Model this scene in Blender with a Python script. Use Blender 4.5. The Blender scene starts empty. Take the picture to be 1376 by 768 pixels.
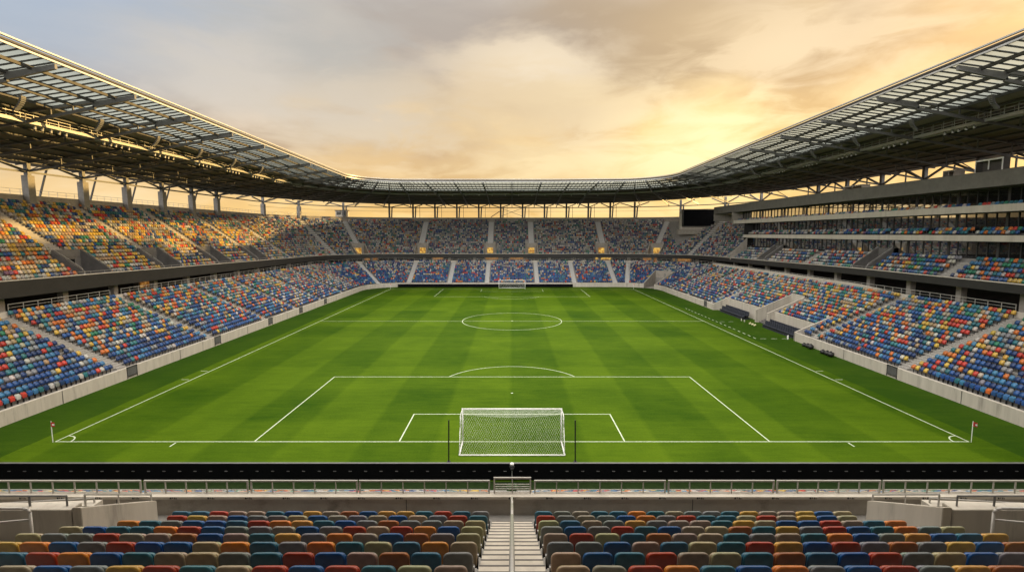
import bpy, bmesh, math, random
import numpy as np
from mathutils import Vector, Matrix
random.seed(7); RNG = np.random.default_rng(11)
R = math.radians
SC = bpy.context.scene
COL = SC.collection

# ------------------------------------------------------------------ helpers
class MB:
    """collects simple shapes and links them as ONE mesh object"""
    def __init__(s): s.v = []; s.f = []; s.m = []; s.cur = 0
    def quad(s, *p):
        n = len(s.v); s.v += [tuple(q) for q in p]; s.f.append(tuple(range(n, n+len(p)))); s.m.append(s.cur)
    def hexa(s, p):     # 8 corner points: bottom ring 0-3, top ring 4-7
        n = len(s.v); s.v += [tuple(q) for q in p]
        for q in ((3,2,1,0),(4,5,6,7),(0,1,5,4),(1,2,6,5),(2,3,7,6),(3,0,4,7)):
            s.f.append(tuple(n+i for i in q)); s.m.append(s.cur)
    def box(s, x0, x1, y0, y1, z0, z1):
        s.hexa([(x0,y0,z0),(x1,y0,z0),(x1,y1,z0),(x0,y1,z0),(x0,y0,z1),(x1,y0,z1),(x1,y1,z1),(x0,y1,z1)])
    def beam(s, a, b, w, h, up=(0,0,1)):
        a = Vector(a); b = Vector(b); d = (b-a)
        if d.length < 1e-6: return
        d.normalize(); u = Vector(up)
        if abs(d.dot(u)) > .98: u = Vector((1,0,0)) if abs(d.x) < .9 else Vector((0,1,0))
        r = d.cross(u).normalized(); u = r.cross(d).normalized()
        r *= w/2; u *= h/2
        s.hexa([a-r-u, a+r-u, b+r-u, b-r-u, a-r+u, a+r+u, b+r+u, b-r+u])
    def tube(s, a, b, r, n=6, r2=None):
        a = Vector(a); b = Vector(b); d = b-a
        if d.length < 1e-6: return
        d.normalize(); r2 = r if r2 is None else r2
        x = d.orthogonal().normalized(); y = d.cross(x)
        k = len(s.v)
        for (c, q) in ((a, r), (b, r2)):
            for i in range(n):
                t = 2*math.pi*i/n; p = c + x*math.cos(t)*q + y*math.sin(t)*q
                s.v.append(tuple(p))
        for i in range(n):
            j = (i+1) % n; s.f.append((k+i, k+j, k+n+j, k+n+i)); s.m.append(s.cur)
        s.f.append(tuple(k+i for i in range(n-1,-1,-1))); s.f.append(tuple(k+n+i for i in range(n))); s.m += [s.cur]*2
    def path(s, pts, r, n=6):
        for a, b in zip(pts, pts[1:]): s.tube(a, b, r, n)
    def sphere(s, c, r, seg=12, rings=8, sz=1.0, jit=0.0):
        k = len(s.v)
        for i in range(rings+1):
            ph = math.pi*i/rings
            for j in range(seg):
                t = 2*math.pi*j/seg; q = r*(1+random.uniform(-jit, jit))
                s.v.append((c[0]+q*math.sin(ph)*math.cos(t), c[1]+q*math.sin(ph)*math.sin(t), c[2]+q*sz*math.cos(ph)))
        for i in range(rings):
            for j in range(seg):
                j2 = (j+1) % seg
                s.f.append((k+i*seg+j, k+(i+1)*seg+j, k+(i+1)*seg+j2, k+i*seg+j2)); s.m.append(s.cur)
    def grid(s, rows):
        k = len(s.v); n = len(rows[0])
        for r in rows: s.v += [tuple(p) for p in r]
        for i in range(len(rows)-1):
            for j in range(n-1):
                s.f.append((k+i*n+j, k+i*n+j+1, k+(i+1)*n+j+1, k+(i+1)*n+j)); s.m.append(s.cur)
    def build(s, name, mat, parent=None, smooth=False, bevel=0):
        off = Vector(parent['_w']) if parent is not None else Vector((0,0,0))
        me = bpy.data.meshes.new(name)
        me.from_pydata([(p[0]-off.x, p[1]-off.y, p[2]-off.z) for p in s.v], [], s.f)
        mats = mat if isinstance(mat, (list, tuple)) else [mat]
        for q in mats: me.materials.append(q)
        if len(mats) > 1: me.polygons.foreach_set('material_index', s.m)
        if smooth: me.polygons.foreach_set('use_smooth', [True]*len(me.polygons))
        if bevel:
            bm = bmesh.new(); bm.from_mesh(me); bmesh.ops.remove_doubles(bm, verts=bm.verts, dist=1e-5)
            bmesh.ops.bevel(bm, geom=bm.edges[:], offset=bevel, segments=2, affect='EDGES', clamp_overlap=True)
            bm.to_mesh(me); bm.free()
        me.update()
        o = bpy.data.objects.new(name, me); COL.objects.link(o)
        if parent is not None: o.parent = parent; o['_w'] = parent['_w']
        else: o['_w'] = (0.,0.,0.)
        return o
def tag(o, label=None, cat=None, group=None, kind=None):
    if label: o['label'] = label
    if cat: o['category'] = cat
    if group: o['group'] = group
    if kind: o['kind'] = kind
    return o
def empty(name, loc, label, cat, group=None):
    o = bpy.data.objects.new(name, None); COL.objects.link(o); o.location = loc; o.empty_display_size = .3
    o['_w'] = tuple(float(q) for q in loc); return tag(o, label, cat, group)
def copy_tree(o, parent=None):
    c = o.copy(); COL.objects.link(c)
    if parent is not None: c.parent = parent
    for ch in list(o.children): copy_tree(ch, c)
    return c
ORD = ['zeroth','first','second','third','fourth','fifth','sixth','seventh','eighth','ninth','tenth','eleventh','twelfth','thirteenth','fourteenth','fifteenth','sixteenth','seventeenth','eighteenth','nineteenth','twentieth']
def lerp(a, b, t): return a + (b-a)*t
def clamp(x, a=0., b=1.): return max(a, min(b, x))

# ------------------------------------------------------------------ materials
def newmat(name):
    m = bpy.data.materials.new(name); m.use_nodes = True
    nt = m.node_tree; b = nt.nodes['Principled BSDF']; return m, nt, b
def noisy(name, c1, c2, scale=3., rough=.7, detail=6., metal=0., bump=0., stain=None, spec=.5, streak=False):
    m, nt, b = newmat(name); N = nt.nodes; L = nt.links
    tc = N.new('ShaderNodeTexCoord'); mp = N.new('ShaderNodeMapping'); L.new(tc.outputs['Object'], mp.inputs[0])
    if streak: mp.inputs['Scale'].default_value = (1, 1, .12)
    no = N.new('ShaderNodeTexNoise'); no.inputs['Scale'].default_value = scale; no.inputs['Detail'].default_value = detail; no.inputs['Roughness'].default_value = .65
    L.new(mp.outputs[0], no.inputs['Vector'])
    rp = N.new('ShaderNodeValToRGB'); rp.color_ramp.elements[0].position = .3; rp.color_ramp.elements[1].position = .7
    rp.color_ramp.elements[0].color = (*c1, 1); rp.color_ramp.elements[1].color = (*c2, 1)
    L.new(no.outputs['Fac'], rp.inputs[0]); out = rp.outputs[0]
    if stain:
        n2 = N.new('ShaderNodeTexNoise'); n2.inputs['Scale'].default_value = stain[1]; n2.inputs['Detail'].default_value = 8; n2.inputs['Roughness'].default_value = .7
        L.new(mp.outputs[0], n2.inputs['Vector'])
        r2 = N.new('ShaderNodeValToRGB'); r2.color_ramp.elements[0].position = .56; r2.color_ramp.elements[1].position = .72
        L.new(n2.outputs['Fac'], r2.inputs[0])
        mx = N.new('ShaderNodeMixRGB'); mx.inputs[2].default_value = (*stain[0], 1)
        ml = N.new('ShaderNodeMath'); ml.operation = 'MULTIPLY'; ml.inputs[1].default_value = stain[2]
        L.new(r2.outputs[0], ml.inputs[0]); L.new(ml.outputs[0], mx.inputs[0]); L.new(out, mx.inputs[1]); out = mx.outputs[0]
    L.new(out, b.inputs['Base Color']); b.inputs['Roughness'].default_value = rough; b.inputs['Metallic'].default_value = metal
    b.inputs['Specular IOR Level'].default_value = spec
    if bump:
        bp = N.new('ShaderNodeBump'); bp.inputs['Strength'].default_value = bump; bp.inputs['Distance'].default_value = .02
        L.new(no.outputs['Fac'], bp.inputs['Height']); L.new(bp.outputs[0], b.inputs['Normal'])
    return m
M = {}
M['conc'] = noisy('concrete', (.29,.262,.225), (.39,.355,.31), 1.3, .85, bump=.2, stain=((.13,.115,.10), .9, .75))
M['conc_lt'] = noisy('concrete_pale', (.47,.425,.36), (.59,.545,.47), .9, .8, bump=.12, stain=((.27,.25,.22), .8, .5), streak=True)
M['conc_wall'] = noisy('concrete_wall', (.43,.39,.33), (.55,.505,.435), 1.6, .8, bump=.2, stain=((.17,.155,.135), 1.3, .7), streak=True)
M['conc_dk'] = noisy('concrete_dark', (.085,.08,.075), (.125,.118,.11), 1.2, .85)
M['tread'] = noisy('terrace_concrete', (.21,.20,.185), (.29,.275,.255), 2.2, .9, stain=((.11,.10,.09), 1.5, .5))
M['stairs_far'] = noisy('aisle_concrete', (.30,.285,.26), (.38,.36,.33), 2.5, .9); M['stairs_pale'] = noisy('aisle_concrete_pale', (.42,.41,.395), (.52,.51,.49), 2.5, .9)
M['stairc'] = noisy('stair_concrete', (.47,.42,.35), (.58,.525,.445), 3., .85, stain=((.26,.24,.22), 2.0, .5))
M['concm'] = noisy('concrete_mid', (.15,.142,.13), (.20,.19,.175), 1.1, .85, stain=((.10,.095,.09), .9, .5))
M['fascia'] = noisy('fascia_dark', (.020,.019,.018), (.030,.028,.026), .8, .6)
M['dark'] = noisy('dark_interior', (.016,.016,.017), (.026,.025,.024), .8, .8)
M['steel'] = noisy('steel_grey', (.11,.11,.11), (.155,.155,.155), 2., .5, metal=.0, stain=((.06,.055,.05), 3., .4))
M['steel_dk'] = noisy('steel_dark', (.035,.035,.036), (.055,.054,.053), 2., .55)
M['steel_lt'] = noisy('galvanised', (.36,.36,.355), (.46,.46,.455), 5., .42, metal=.35)
M['rail'] = noisy('railing_paint', (.40,.385,.355), (.50,.48,.45), 6., .4, metal=.2)
M['deck'] = noisy('roof_deck', (.17,.145,.118), (.23,.20,.165), .5, .7)
M['white'] = noisy('white_paint', (.80,.80,.78), (.88,.88,.86), 4., .45)
M['line'] = noisy('pitch_line', (.34,.42,.26), (.68,.72,.60), 6., .9, spec=.1)
M['black'] = noisy('black_plastic', (.010,.010,.011), (.016,.016,.017), 2., .5)
M['board'] = noisy('board_black', (.003,.0033,.004), (.005,.0055,.0065), .6, .85, spec=.08)
M['vom'] = noisy('vomitory_concrete', (.11,.105,.10), (.16,.15,.145), 1.2, .85)
M['fabric'] = noisy('dark_fabric', (.012,.015,.026), (.026,.03,.046), 12., .7)
M['red'] = noisy('red_cloth', (.45,.03,.03), (.55,.04,.04), 9., .8)
M['leaf'] = noisy('leaf', (.03,.07,.015), (.06,.13,.03), 9., .6)
M['ballm'] = noisy('ball_skin', (.62,.58,.30), (.80,.76,.50), 14., .5)
M['soil'] = noisy('outside_ground', (.06,.06,.055), (.10,.095,.09), .05, .9)
def glassmat(name, tint, refl, trans):
    m = bpy.data.materials.new(name); m.use_nodes = True; nt = m.node_tree; N = nt.nodes; L = nt.links
    N.remove(N['Principled BSDF']); out = N['Material Output']
    tr = N.new('ShaderNodeBsdfTransparent'); tr.inputs[0].default_value = (*tint, 1)
    gl = N.new('ShaderNodeBsdfGlossy'); gl.inputs['Roughness'].default_value = .02; gl.inputs[0].default_value = (.6,.6,.6,1)
    df = N.new('ShaderNodeBsdfDiffuse'); df.inputs[0].default_value = (.02,.022,.024,1)
    m1 = N.new('ShaderNodeMixShader'); m1.inputs[0].default_value = trans; L.new(df.outputs[0], m1.inputs[1]); L.new(tr.outputs[0], m1.inputs[2])
    m2 = N.new('ShaderNodeMixShader'); fr = N.new('ShaderNodeFresnel'); fr.inputs[0].default_value = refl
    L.new(fr.outputs[0], m2.inputs[0]); L.new(m1.outputs[0], m2.inputs[1]); L.new(gl.outputs[0], m2.inputs[2]); L.new(m2.outputs[0], out.inputs[0])
    return m
M['glass'] = glassmat('window_glass', (.7,.72,.72), 1.33, .75)
def roofglass():
    m = bpy.data.materials.new('roof_panels'); m.use_nodes = True; nt = m.node_tree; N = nt.nodes; L = nt.links
    N.remove(N['Principled BSDF']); out = N['Material Output']
    no = N.new('ShaderNodeTexNoise'); no.inputs['Scale'].default_value = .35; no.inputs['Detail'].default_value = 5
    tc = N.new('ShaderNodeTexCoord'); L.new(tc.outputs['Object'], no.inputs['Vector'])
    rp = N.new('ShaderNodeValToRGB'); rp.color_ramp.elements[0].color = (.22,.242,.225,1); rp.color_ramp.elements[1].color = (.33,.352,.322,1)
    L.new(no.outputs[0], rp.inputs[0])
    tl = N.new('ShaderNodeBsdfTranslucent'); L.new(rp.outputs[0], tl.inputs[0])
    tr = N.new('ShaderNodeBsdfTransparent'); tr.inputs[0].default_value = (.36,.39,.36,1)
    df = N.new('ShaderNodeBsdfDiffuse'); df.inputs[0].default_value = (.45,.47,.46,1)
    a = N.new('ShaderNodeMixShader'); a.inputs[0].default_value = .3; L.new(tl.outputs[0], a.inputs[1]); L.new(tr.outputs[0], a.inputs[2])
    b = N.new('ShaderNodeMixShader'); b.inputs[0].default_value = .15; L.new(a.outputs[0], b.inputs[1]); L.new(df.outputs[0], b.inputs[2])
    L.new(b.outputs[0], out.inputs[0]); return m
M['roofglass'] = roofglass()
def emis(name, c, s):
    m, nt, b = newmat(name); N = nt.nodes; L = nt.links
    b.inputs['Base Color'].default_value = (.1,.08,.05,1)
    tc = N.new('ShaderNodeTexCoord'); no = N.new('ShaderNodeTexNoise'); no.inputs['Scale'].default_value = 1.6; no.inputs['Detail'].default_value = 3
    L.new(tc.outputs['Object'], no.inputs['Vector'])
    rp = N.new('ShaderNodeValToRGB'); rp.color_ramp.elements[0].position = .4; rp.color_ramp.elements[1].position = .62
    rp.color_ramp.elements[0].color = (c[0]*.35, c[1]*.22, c[2]*.1, 1); rp.color_ramp.elements[1].color = (*c, 1)
    L.new(no.outputs[0], rp.inputs[0]); L.new(rp.outputs[0], b.inputs['Emission Color']); b.inputs['Emission Strength'].default_value = s
    return m
M['lit'] = emis('lit_room', (1.0,.62,.12), .55)
M['lit_dim'] = emis('lit_room_dim', (1.0,.50,.12), .25)
M['lens'] = noisy('lamp_lens', (.55,.53,.48), (.75,.72,.66), 6., .15)
def seatmat(name, attr):
    m, nt, b = newmat(name); N = nt.nodes; L = nt.links
    if attr:
        a = N.new('ShaderNodeAttribute'); a.attribute_name = 'seatcol'; c = a.outputs['Color']
    else:
        a = N.new('ShaderNodeObjectInfo'); c = a.outputs['Color']
    tc = N.new('ShaderNodeTexCoord'); no = N.new('ShaderNodeTexNoise'); no.inputs['Scale'].default_value = 7. ; no.inputs['Detail'].default_value = 6
    L.new(tc.outputs['Object'], no.inputs['Vector'])
    rp = N.new('ShaderNodeValToRGB'); rp.color_ramp.elements[0].position = .25; rp.color_ramp.elements[1].position = .75
    rp.color_ramp.elements[0].color = (.72,.72,.72,1); rp.color_ramp.elements[1].color = (1.1,1.1,1.1,1)
    L.new(no.outputs[0], rp.inputs[0])
    mx = N.new('ShaderNodeMixRGB'); mx.blend_type = 'MULTIPLY'; mx.inputs[0].default_value = 1
    L.new(c, mx.inputs[1]); L.new(rp.outputs[0], mx.inputs[2]); L.new(mx.outputs[0], b.inputs['Base Color'])
    b.inputs['Roughness'].default_value = .40 if attr else .33; b.inputs['Specular IOR Level'].default_value = .5
    return m
M['seat'] = seatmat('seat_plastic', True); M['seat_solo'] = seatmat('seat_plastic_single', False)
def grassmat():
    m, nt, b = newmat('mown_turf'); N = nt.nodes; L = nt.links
    tc = N.new('ShaderNodeTexCoord'); sp = N.new('ShaderNodeSeparateXYZ')
    wn = N.new('ShaderNodeTexNoise'); wn.inputs['Scale'].default_value = .5; wn.inputs['Detail'].default_value = 3
    L.new(tc.outputs['Object'], wn.inputs['Vector'])
    wa = N.new('ShaderNodeMixRGB'); wa.blend_type = 'LINEAR_LIGHT'; wa.inputs[0].default_value = .10
    L.new(tc.outputs['Object'], wa.inputs[1]); L.new(wn.outputs['Color'], wa.inputs[2]); L.new(wa.outputs[0], sp.inputs[0])
    def math_(op, a, bb=None, cc=None):
        n = N.new('ShaderNodeMath'); n.operation = op
        for i, q in enumerate((a, bb, cc)):
            if q is None: continue
            if isinstance(q, (int, float)): n.inputs[i].default_value = q
            else: L.new(q, n.inputs[i])
        return n.outputs[0]
    def stripe(sock, width, off, sharp):
        t = math_('ADD', sock, off); t = math_('DIVIDE', t, width*2); t = math_('FRACT', t)
        t = math_('SUBTRACT', t, .5); t = math_('ABSOLUTE', t); t = math_('SUBTRACT', t, .25)
        t = math_('MULTIPLY', t, sharp*width*2); return math_('ADD', t, .5)
    sx = N.new('ShaderNodeClamp'); L.new(stripe(sp.outputs[0], 5.5, 2.9, 2.2), sx.inputs[0])
    sy = N.new('ShaderNodeClamp'); L.new(stripe(sp.outputs[1], 8.6, 0., 1.2), sy.inputs[0])
    # inside the touchlines only
    ax = math_('ABSOLUTE', sp.outputs[0]); inx = math_('LESS_THAN', ax, 35.4)
    f = math_('ADD', math_('ADD', math_('MULTIPLY', sx.outputs[0], .28), .30), math_('MULTIPLY', sy.outputs[0], .17))
    f = math_('MULTIPLY', f, math_('ADD', math_('MULTIPLY', inx, .8), .2))
    n1 = N.new('ShaderNodeTexNoise'); n1.inputs['Scale'].default_value = .13; n1.inputs['Detail'].default_value = 8; n1.inputs['Roughness'].default_value = .62
    L.new(tc.outputs['Object'], n1.inputs['Vector'])
    mp = N.new('ShaderNodeMapping'); mp.inputs['Scale'].default_value = (.35, 2.2, 1); L.new(tc.outputs['Object'], mp.inputs[0])
    n3 = N.new('ShaderNodeTexNoise'); n3.inputs['Scale'].default_value = .9; n3.inputs['Detail'].default_value = 9; n3.inputs['Roughness'].default_value = .75
    L.new(mp.outputs[0], n3.inputs['Vector'])
    n2 = N.new('ShaderNodeTexNoise'); n2.inputs['Scale'].default_value = 6.; n2.inputs['Detail'].default_value = 8; n2.inputs['Roughness'].default_value = .8
    L.new(tc.outputs['Object'], n2.inputs['Vector'])
    f = math_('ADD', f, math_('MULTIPLY', math_('SUBTRACT', n1.outputs[0], .5), 1.3))
    f = math_('ADD', f, math_('MULTIPLY', math_('SUBTRACT', n3.outputs[0], .5), 1.0))
    f = math_('ADD', f, math_('MULTIPLY', math_('SUBTRACT', n2.outputs[0], .5), 1.1))
    rp = N.new('ShaderNodeValToRGB'); e = rp.color_ramp.elements
    e[0].position = -.0; e[0].color = (.019,.054,.0006,1); e[1].position = 1.; e[1].color = (.073,.127,.004,1)
    L.new(f, rp.inputs[0])
    # apron strip outside the lines: mixed towards a duller, bluer green
    ap = N.new('ShaderNodeMixRGB'); ap.blend_type = 'MIX'; L.new(rp.outputs[0], ap.inputs[1]); ap.inputs[2].default_value = (.026,.055,.009,1)
    mask = math_('MULTIPLY', math_('SUBTRACT', 1., inx), .22); L.new(mask, ap.inputs[0])
    L.new(ap.outputs[0], b.inputs['Base Color']); b.inputs['Roughness'].default_value = .75; b.inputs['Specular IOR Level'].default_value = .04
    bp = N.new('ShaderNodeBump'); bp.inputs['Strength'].default_value = .5; bp.inputs['Distance'].default_value = .03
    L.new(n2.outputs[0], bp.inputs['Height']); L.new(bp.outputs[0], b.inputs['Normal'])
    return m
M['grass'] = grassmat()
def netmat():
    m = noisy('net_cord', (.60,.62,.58), (.72,.74,.70), 20., .8); return m
M['net'] = netmat()

# ------------------------------------------------------------------ bowl geometry
YN, YC, RC, HW, XC = -24., 101., 10., 41., 31.
def P(seg, t, o):
    if seg == 'L': return (-(HW+o), t, -1., 0.)
    if seg == 'R': return (HW+o, t, 1., 0.)
    if seg == 'F': return (t, YC+RC+o, 0., 1.)
    c, s = math.cos(R(t)), math.sin(R(t))
    if seg == 'CL': return (-XC-(RC+o)*c, YC+(RC+o)*s, -c, s)
    return (XC+(RC+o)*c, YC+(RC+o)*s, c, s)      # CR
def steps(seg, a, b):
    if seg in 'LR': n = max(1, int(abs(b-a)/9))
    elif seg == 'F': n = max(1, int(abs(b-a)/9))
    else: n = max(2, int(abs(b-a)/6))
    return [lerp(a, b, i/n) for i in range(n+1)]
def sweep(mb, seg, a, b, prof):
    rows = []
    for t in steps(seg, a, b):
        r = []
        for (o, z) in prof:
            x, y, _, _ = P(seg, t, o); r.append((x, y, z(seg, y) if callable(z) else z))
        rows.append(r)
    mb.grid(rows)
def zf(seg, y):                      # top edge of the upper tier's front
    if seg in ('L', 'CL', 'F'):
        return 10.4-.0115*(y-17)
    return 10.05 - .88*clamp((y-45)/79.)
def zfb(seg, y):
    if seg in ('L', 'CL', 'F'): return 8.45-.005*(y-17)
    return 8.95-1.0*clamp((y-45)/79.)
NL, LD, LR_ = 16, .8, .36            # lower tier rows
def zl(r): return .95+LR_*r
def ol(r): return .6+LD*r
NU, UD, O0 = 20, .77, 14.0           # upper tier rows
def ou(r): return O0+UD*r
def zu(r):
    return lambda seg, y: (zf(seg, y)-.4) + r*(19.4-zf(seg, y)+.4)/(NU-1)
def lower_prof(r0=0):
    p = [(ol(r0), 0. if r0 else .3)]
    if r0 == 0: p = [(.2, .3), (.2, .95)]
    for r in range(r0, NL): p += [(ol(r), zl(r)), (ol(r+1), zl(r))]
    p += [(ol(NL), 7.0), (ol(NL)+.22, 7.0), (ol(NL)+.22, 6.2), (18.2, 6.2)]
    return p
def upper_prof(r0=0, r1=NU):
    p = []
    if r0 == 0: p = [(O0-.3, lambda s, y: zf(s, y)-.4)]
    else: p = []
    for r in range(r0, r1): p += [(ou(r), zu(r)), (ou(r+1), zu(r))]
    return p
OB = ou(NU)+.02                      # back wall offset 29.42

root = {}
root['L'] = empty('grandstand', (-55, 40, 0), 'long two-tier grandstand on the left, its upper seats lit gold by the low sun', 'grandstand')
root['F'] = empty('grandstand', (0, 125, 0), 'two-tier grandstand behind the far goal with yellow lit doorways', 'grandstand')
root['R'] = empty('grandstand', (58, 40, 0), 'main grandstand on the right with stacked glass-fronted box levels and pale bands', 'grandstand')
root['N'] = empty('grandstand', (0, -30, 0), 'concrete near grandstand holding the upholstered foreground seats and central stairs', 'grandstand')
owner = {'L':'L','CL':'L','F':'F','CR':'R','R':'R'}

# cuts ------------------------------------------------------------
low_ais = {'L':[1.2,17,33,48.5,61,74,88], 'R':[1.0,17,33,70,84,96], 'F':[-30.3,-18.3,-7.4,7.4,18.3,30.3], 'CL':[48], 'CR':[76]}
up_ais  = {'L':[.5,15.5,31,46,61,76,91], 'R':[2,15.5,28.5,44,60,76,96], 'F':[-29.5,-7.1,6.3,29.5], 'CL':[30,52], 'CR':[30,58]}
# vomitories in the upper tier (half width in the segment's own parameter), rows cut
up_vom  = {'L':[(15.5,2.2),(31,2.2),(46,2.2),(61,2.2),(76,2.2)], 'R':[(15.5,1.6),(44,1.6),(76,1.6)], 'F':[(-30.2+1.2,1.9),(-7.1,1.9),(6.3,1.9),(29,1.9)], 'CL':[(52,4.5)], 'CR':[(58,4.5)]}
VR = 5
low_cut = {'R':[(36.,47.5,3),(47.5,51.5,9),(51.5,66.,3)], 'CR':[(26,48,8)]}
rng = {'L':(YN,101.), 'CL':(0.,90.), 'F':(-31.,31.), 'CR':(0.,90.), 'R':(YN,101.)}
def spans(a, b, cuts):
    out = []; cur = a
    for (c0, c1, r) in sorted(cuts):
        if c0 > cur: out.append((cur, c0, 0))
        out.append((c0, c1, r)); cur = c1
    if b > cur: out.append((cur, b, 0))
    return out
def rmax_up(seg, t):
    return 5 if (seg == 'R' and t < 90.5) else NU
low_m = {k: MB() for k in 'LFR'}; up_m = {k: MB() for k in 'LFR'}; fas_m = {k: MB() for k in 'LFR'}; cop_m = {k: MB() for k in 'LFR'}
bw_m = {k: MB() for k in 'LFR'}; cw_m = {k: MB() for k in 'LFR'}; par_m = {k: MB() for k in 'LFR'}
for seg in ('L','CL','F','CR','R'):
    a, b = rng[seg]; k = owner[seg]
    for (s0, s1, r0) in spans(a, b, low_cut.get(seg, [])):
        sweep(low_m[k], seg, s0, s1, lower_prof(r0))
    vc = [(c-w, c+w, VR) for c, w in up_vom[seg]]
    if seg == 'R':
        for (s0, s1, r0) in spans(a, 90.5, vc):
            if r0 == 0: sweep(up_m[k], seg, s0, s1, upper_prof(0, 5)+[(18.4, zu(5))])
        sweep(up_m[k], seg, 90.5, b, upper_prof())
    else:
        for (s0, s1, r0) in spans(a, b, vc): sweep(up_m[k], seg, s0, s1, upper_prof(r0))
    # dark front of the upper tier with its soffit, pale coping on top
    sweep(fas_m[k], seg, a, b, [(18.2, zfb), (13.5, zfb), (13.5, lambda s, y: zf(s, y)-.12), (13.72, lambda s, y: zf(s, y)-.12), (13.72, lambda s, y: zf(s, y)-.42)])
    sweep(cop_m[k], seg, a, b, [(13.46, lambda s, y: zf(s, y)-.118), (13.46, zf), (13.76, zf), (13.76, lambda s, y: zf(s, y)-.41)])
    # concourse back wall
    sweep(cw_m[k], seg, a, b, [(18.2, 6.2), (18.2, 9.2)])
    # pale parapet at the lower tier's back
    pz = lambda s_, y: 7.03 + (.55 if s_ == 'R' and y > 38 else 0.)
    sweep(par_m[k], seg, a, b, [(ol(NL)-.02, zl(NL-1)+.02), (ol(NL)-.02, pz), (ol(NL)+.26, pz), (ol(NL)+.26, 6.25)])
    if seg != 'R':
        sweep(bw_m[k], seg, a, b, [(OB, 19.0), (OB, 20.95), (OB+.3, 20.95), (OB+.3, 0.)])
    else:
        sweep(bw_m[k], seg, 90.5, b, [(OB, 19.0), (OB, 20.95), (OB+.3, 20.95), (OB+.3, 0.)])
for k in 'LFR':
    low_m[k].build('lower_terrace', M['tread'], root[k]); up_m[k].build('upper_terrace', M['tread'], root[k])
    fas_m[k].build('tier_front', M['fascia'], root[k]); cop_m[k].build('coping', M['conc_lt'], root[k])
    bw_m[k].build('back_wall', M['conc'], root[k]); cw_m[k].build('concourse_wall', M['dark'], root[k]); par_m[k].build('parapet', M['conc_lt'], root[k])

# stairs in the aisles: half steps, each flight a part
def flight(seg, t, rows, of, zfun, width, par):
    mb = MB()
    for r in rows:
        for h in (0, 1):
            o0 = of(r)-.425+.4*h; o1 = o0+.4
            pts = []
            for (oo, side) in ((o0,-1),(o0,1),(o1,1),(o1,-1)):
                x, y, nx, ny = P(seg, t, oo); pts.append((x-ny*side*width/2, y+nx*side*width/2))
            yy = P(seg, t, o0)[1]; z1 = zfun(r, seg, yy) - (.0 if h else (zfun(r, seg, yy)-zfun(r-1, seg, yy))/2) + .025
            mb.hexa([(p[0], p[1], z1-.3) for p in pts] + [(p[0], p[1], z1) for p in pts])
    return mb.build('stairs', M['stairs_pale'] if seg in ('F','CL','CR') else M['stairs_far'], par)
for seg in ('L','CL','F','CR','R'):
    k = owner[seg]
    for t in low_ais[seg]:
        flight(seg, t, range(1, NL), ol, lambda r, s, y: zl(r), 1.25, root[k])
    for t in up_ais[seg]:
        top = rmax_up(seg, t); vs = any(abs(t-c) < w for c, w in up_vom[seg])
        if seg == 'R' and vs and top == 5: continue
        flight(seg, t, range(VR+1 if vs else 1, top), ou, lambda r, s, y: zu(r)(s, y), 1.7, root[k])
# vomitories of the upper tier
for seg in ('L','CL','F','CR','R'):
    k = owner[seg]
    for (c, w) in up_vom[seg]:
        mb = MB(); o1 = ou(VR)+.1
        for side in (-1, 1):
            t = c+side*w; a = []
            for (oo, dz, rr) in ((O0, .75, 0), (o1, .95, VR)):
                x, y, nx, ny = P(seg, t, oo); a.append((x, y, nx, ny, zu(rr)(seg, y)+dz))
            (x0,y0,nx,ny,z0), (x1,y1,_,_,z1) = a; b0 = zf(seg, y0)-.6; th = .13
            q = lambda x, y, e: (x-ny*e, y+nx*e)
            pts = [q(x0,y0,-th), q(x0,y0,th), q(x1,y1,th), q(x1,y1,-th)]
            mb.hexa([(p[0],p[1],b0) for p in pts] + [(pts[0][0],pts[0][1],z0),(pts[1][0],pts[1][1],z0),(pts[2][0],pts[2][1],z1),(pts[3][0],pts[3][1],z1)])
        # floor and rear wall with its opening
        def quadpts(o, z, ww=w): 
            return [(*P(seg, c-ww, o)[:2], z), (*P(seg, c+ww, o)[:2], z)]
        yy = P(seg, c, O0)[1]; zb = zf(seg, yy)-.38; zt = zu(VR)(seg, P(seg, c, o1)[1])+.95
        A = quadpts(O0-.25, zb); B = quadpts(o1, zb); mb.quad(A[0], A[1], B[1], B[0])
        B2 = quadpts(o1, zt); Bi = quadpts(o1, zb, w*.5); Bt = quadpts(o1, zb+2.15, w*.5)
        Bo = quadpts(o1, zb+2.15)
        mb.quad(B[0], Bi[0], Bt[0], Bo[0]); mb.quad(Bi[1], B[1], Bo[1], Bt[1]); mb.quad(Bo[0], Bo[1], B2[1], B2[0])
        v = mb.build('vomitory', M['conc'] if seg in ('F','CL','CR') else M['vom'], root[k])
        lit = seg in ('F','CL') or (seg == 'CR')
        d = MB(); e = .9
        D0 = quadpts(o1+e, zb, w*.5); D1 = quadpts(o1+e, zb+2.15, w*.5)
        d.quad(D0[0], D0[1], D1[1], D1[0]); d.quad(Bi[0], D0[0], D1[0], Bt[0]); d.quad(Bi[1], Bt[1], D1[1], D0[1]); d.quad(Bt[0], Bt[1], D1[1], D1[0])
        d.build('doorway', M['lit'] if lit else M['dark'], v)
        if seg in ('L', 'R'):
            for side in (-1, 1):
                rl = MB(); pts = []
                for (oo, rr) in ((O0-.15, -.2), (O0+.3, 0), (o1, VR)):
                    x, y, nx, ny = P(seg, c+side*w, oo); pts.append((x, y, zu(max(rr,0))(seg, y)+1.15 if rr >= 0 else zu(0)(seg, y)+.1))
                rl.path([pts[0], pts[1], pts[2]], .035, 5); rl.build('handrail', M['rail'], v)

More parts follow.
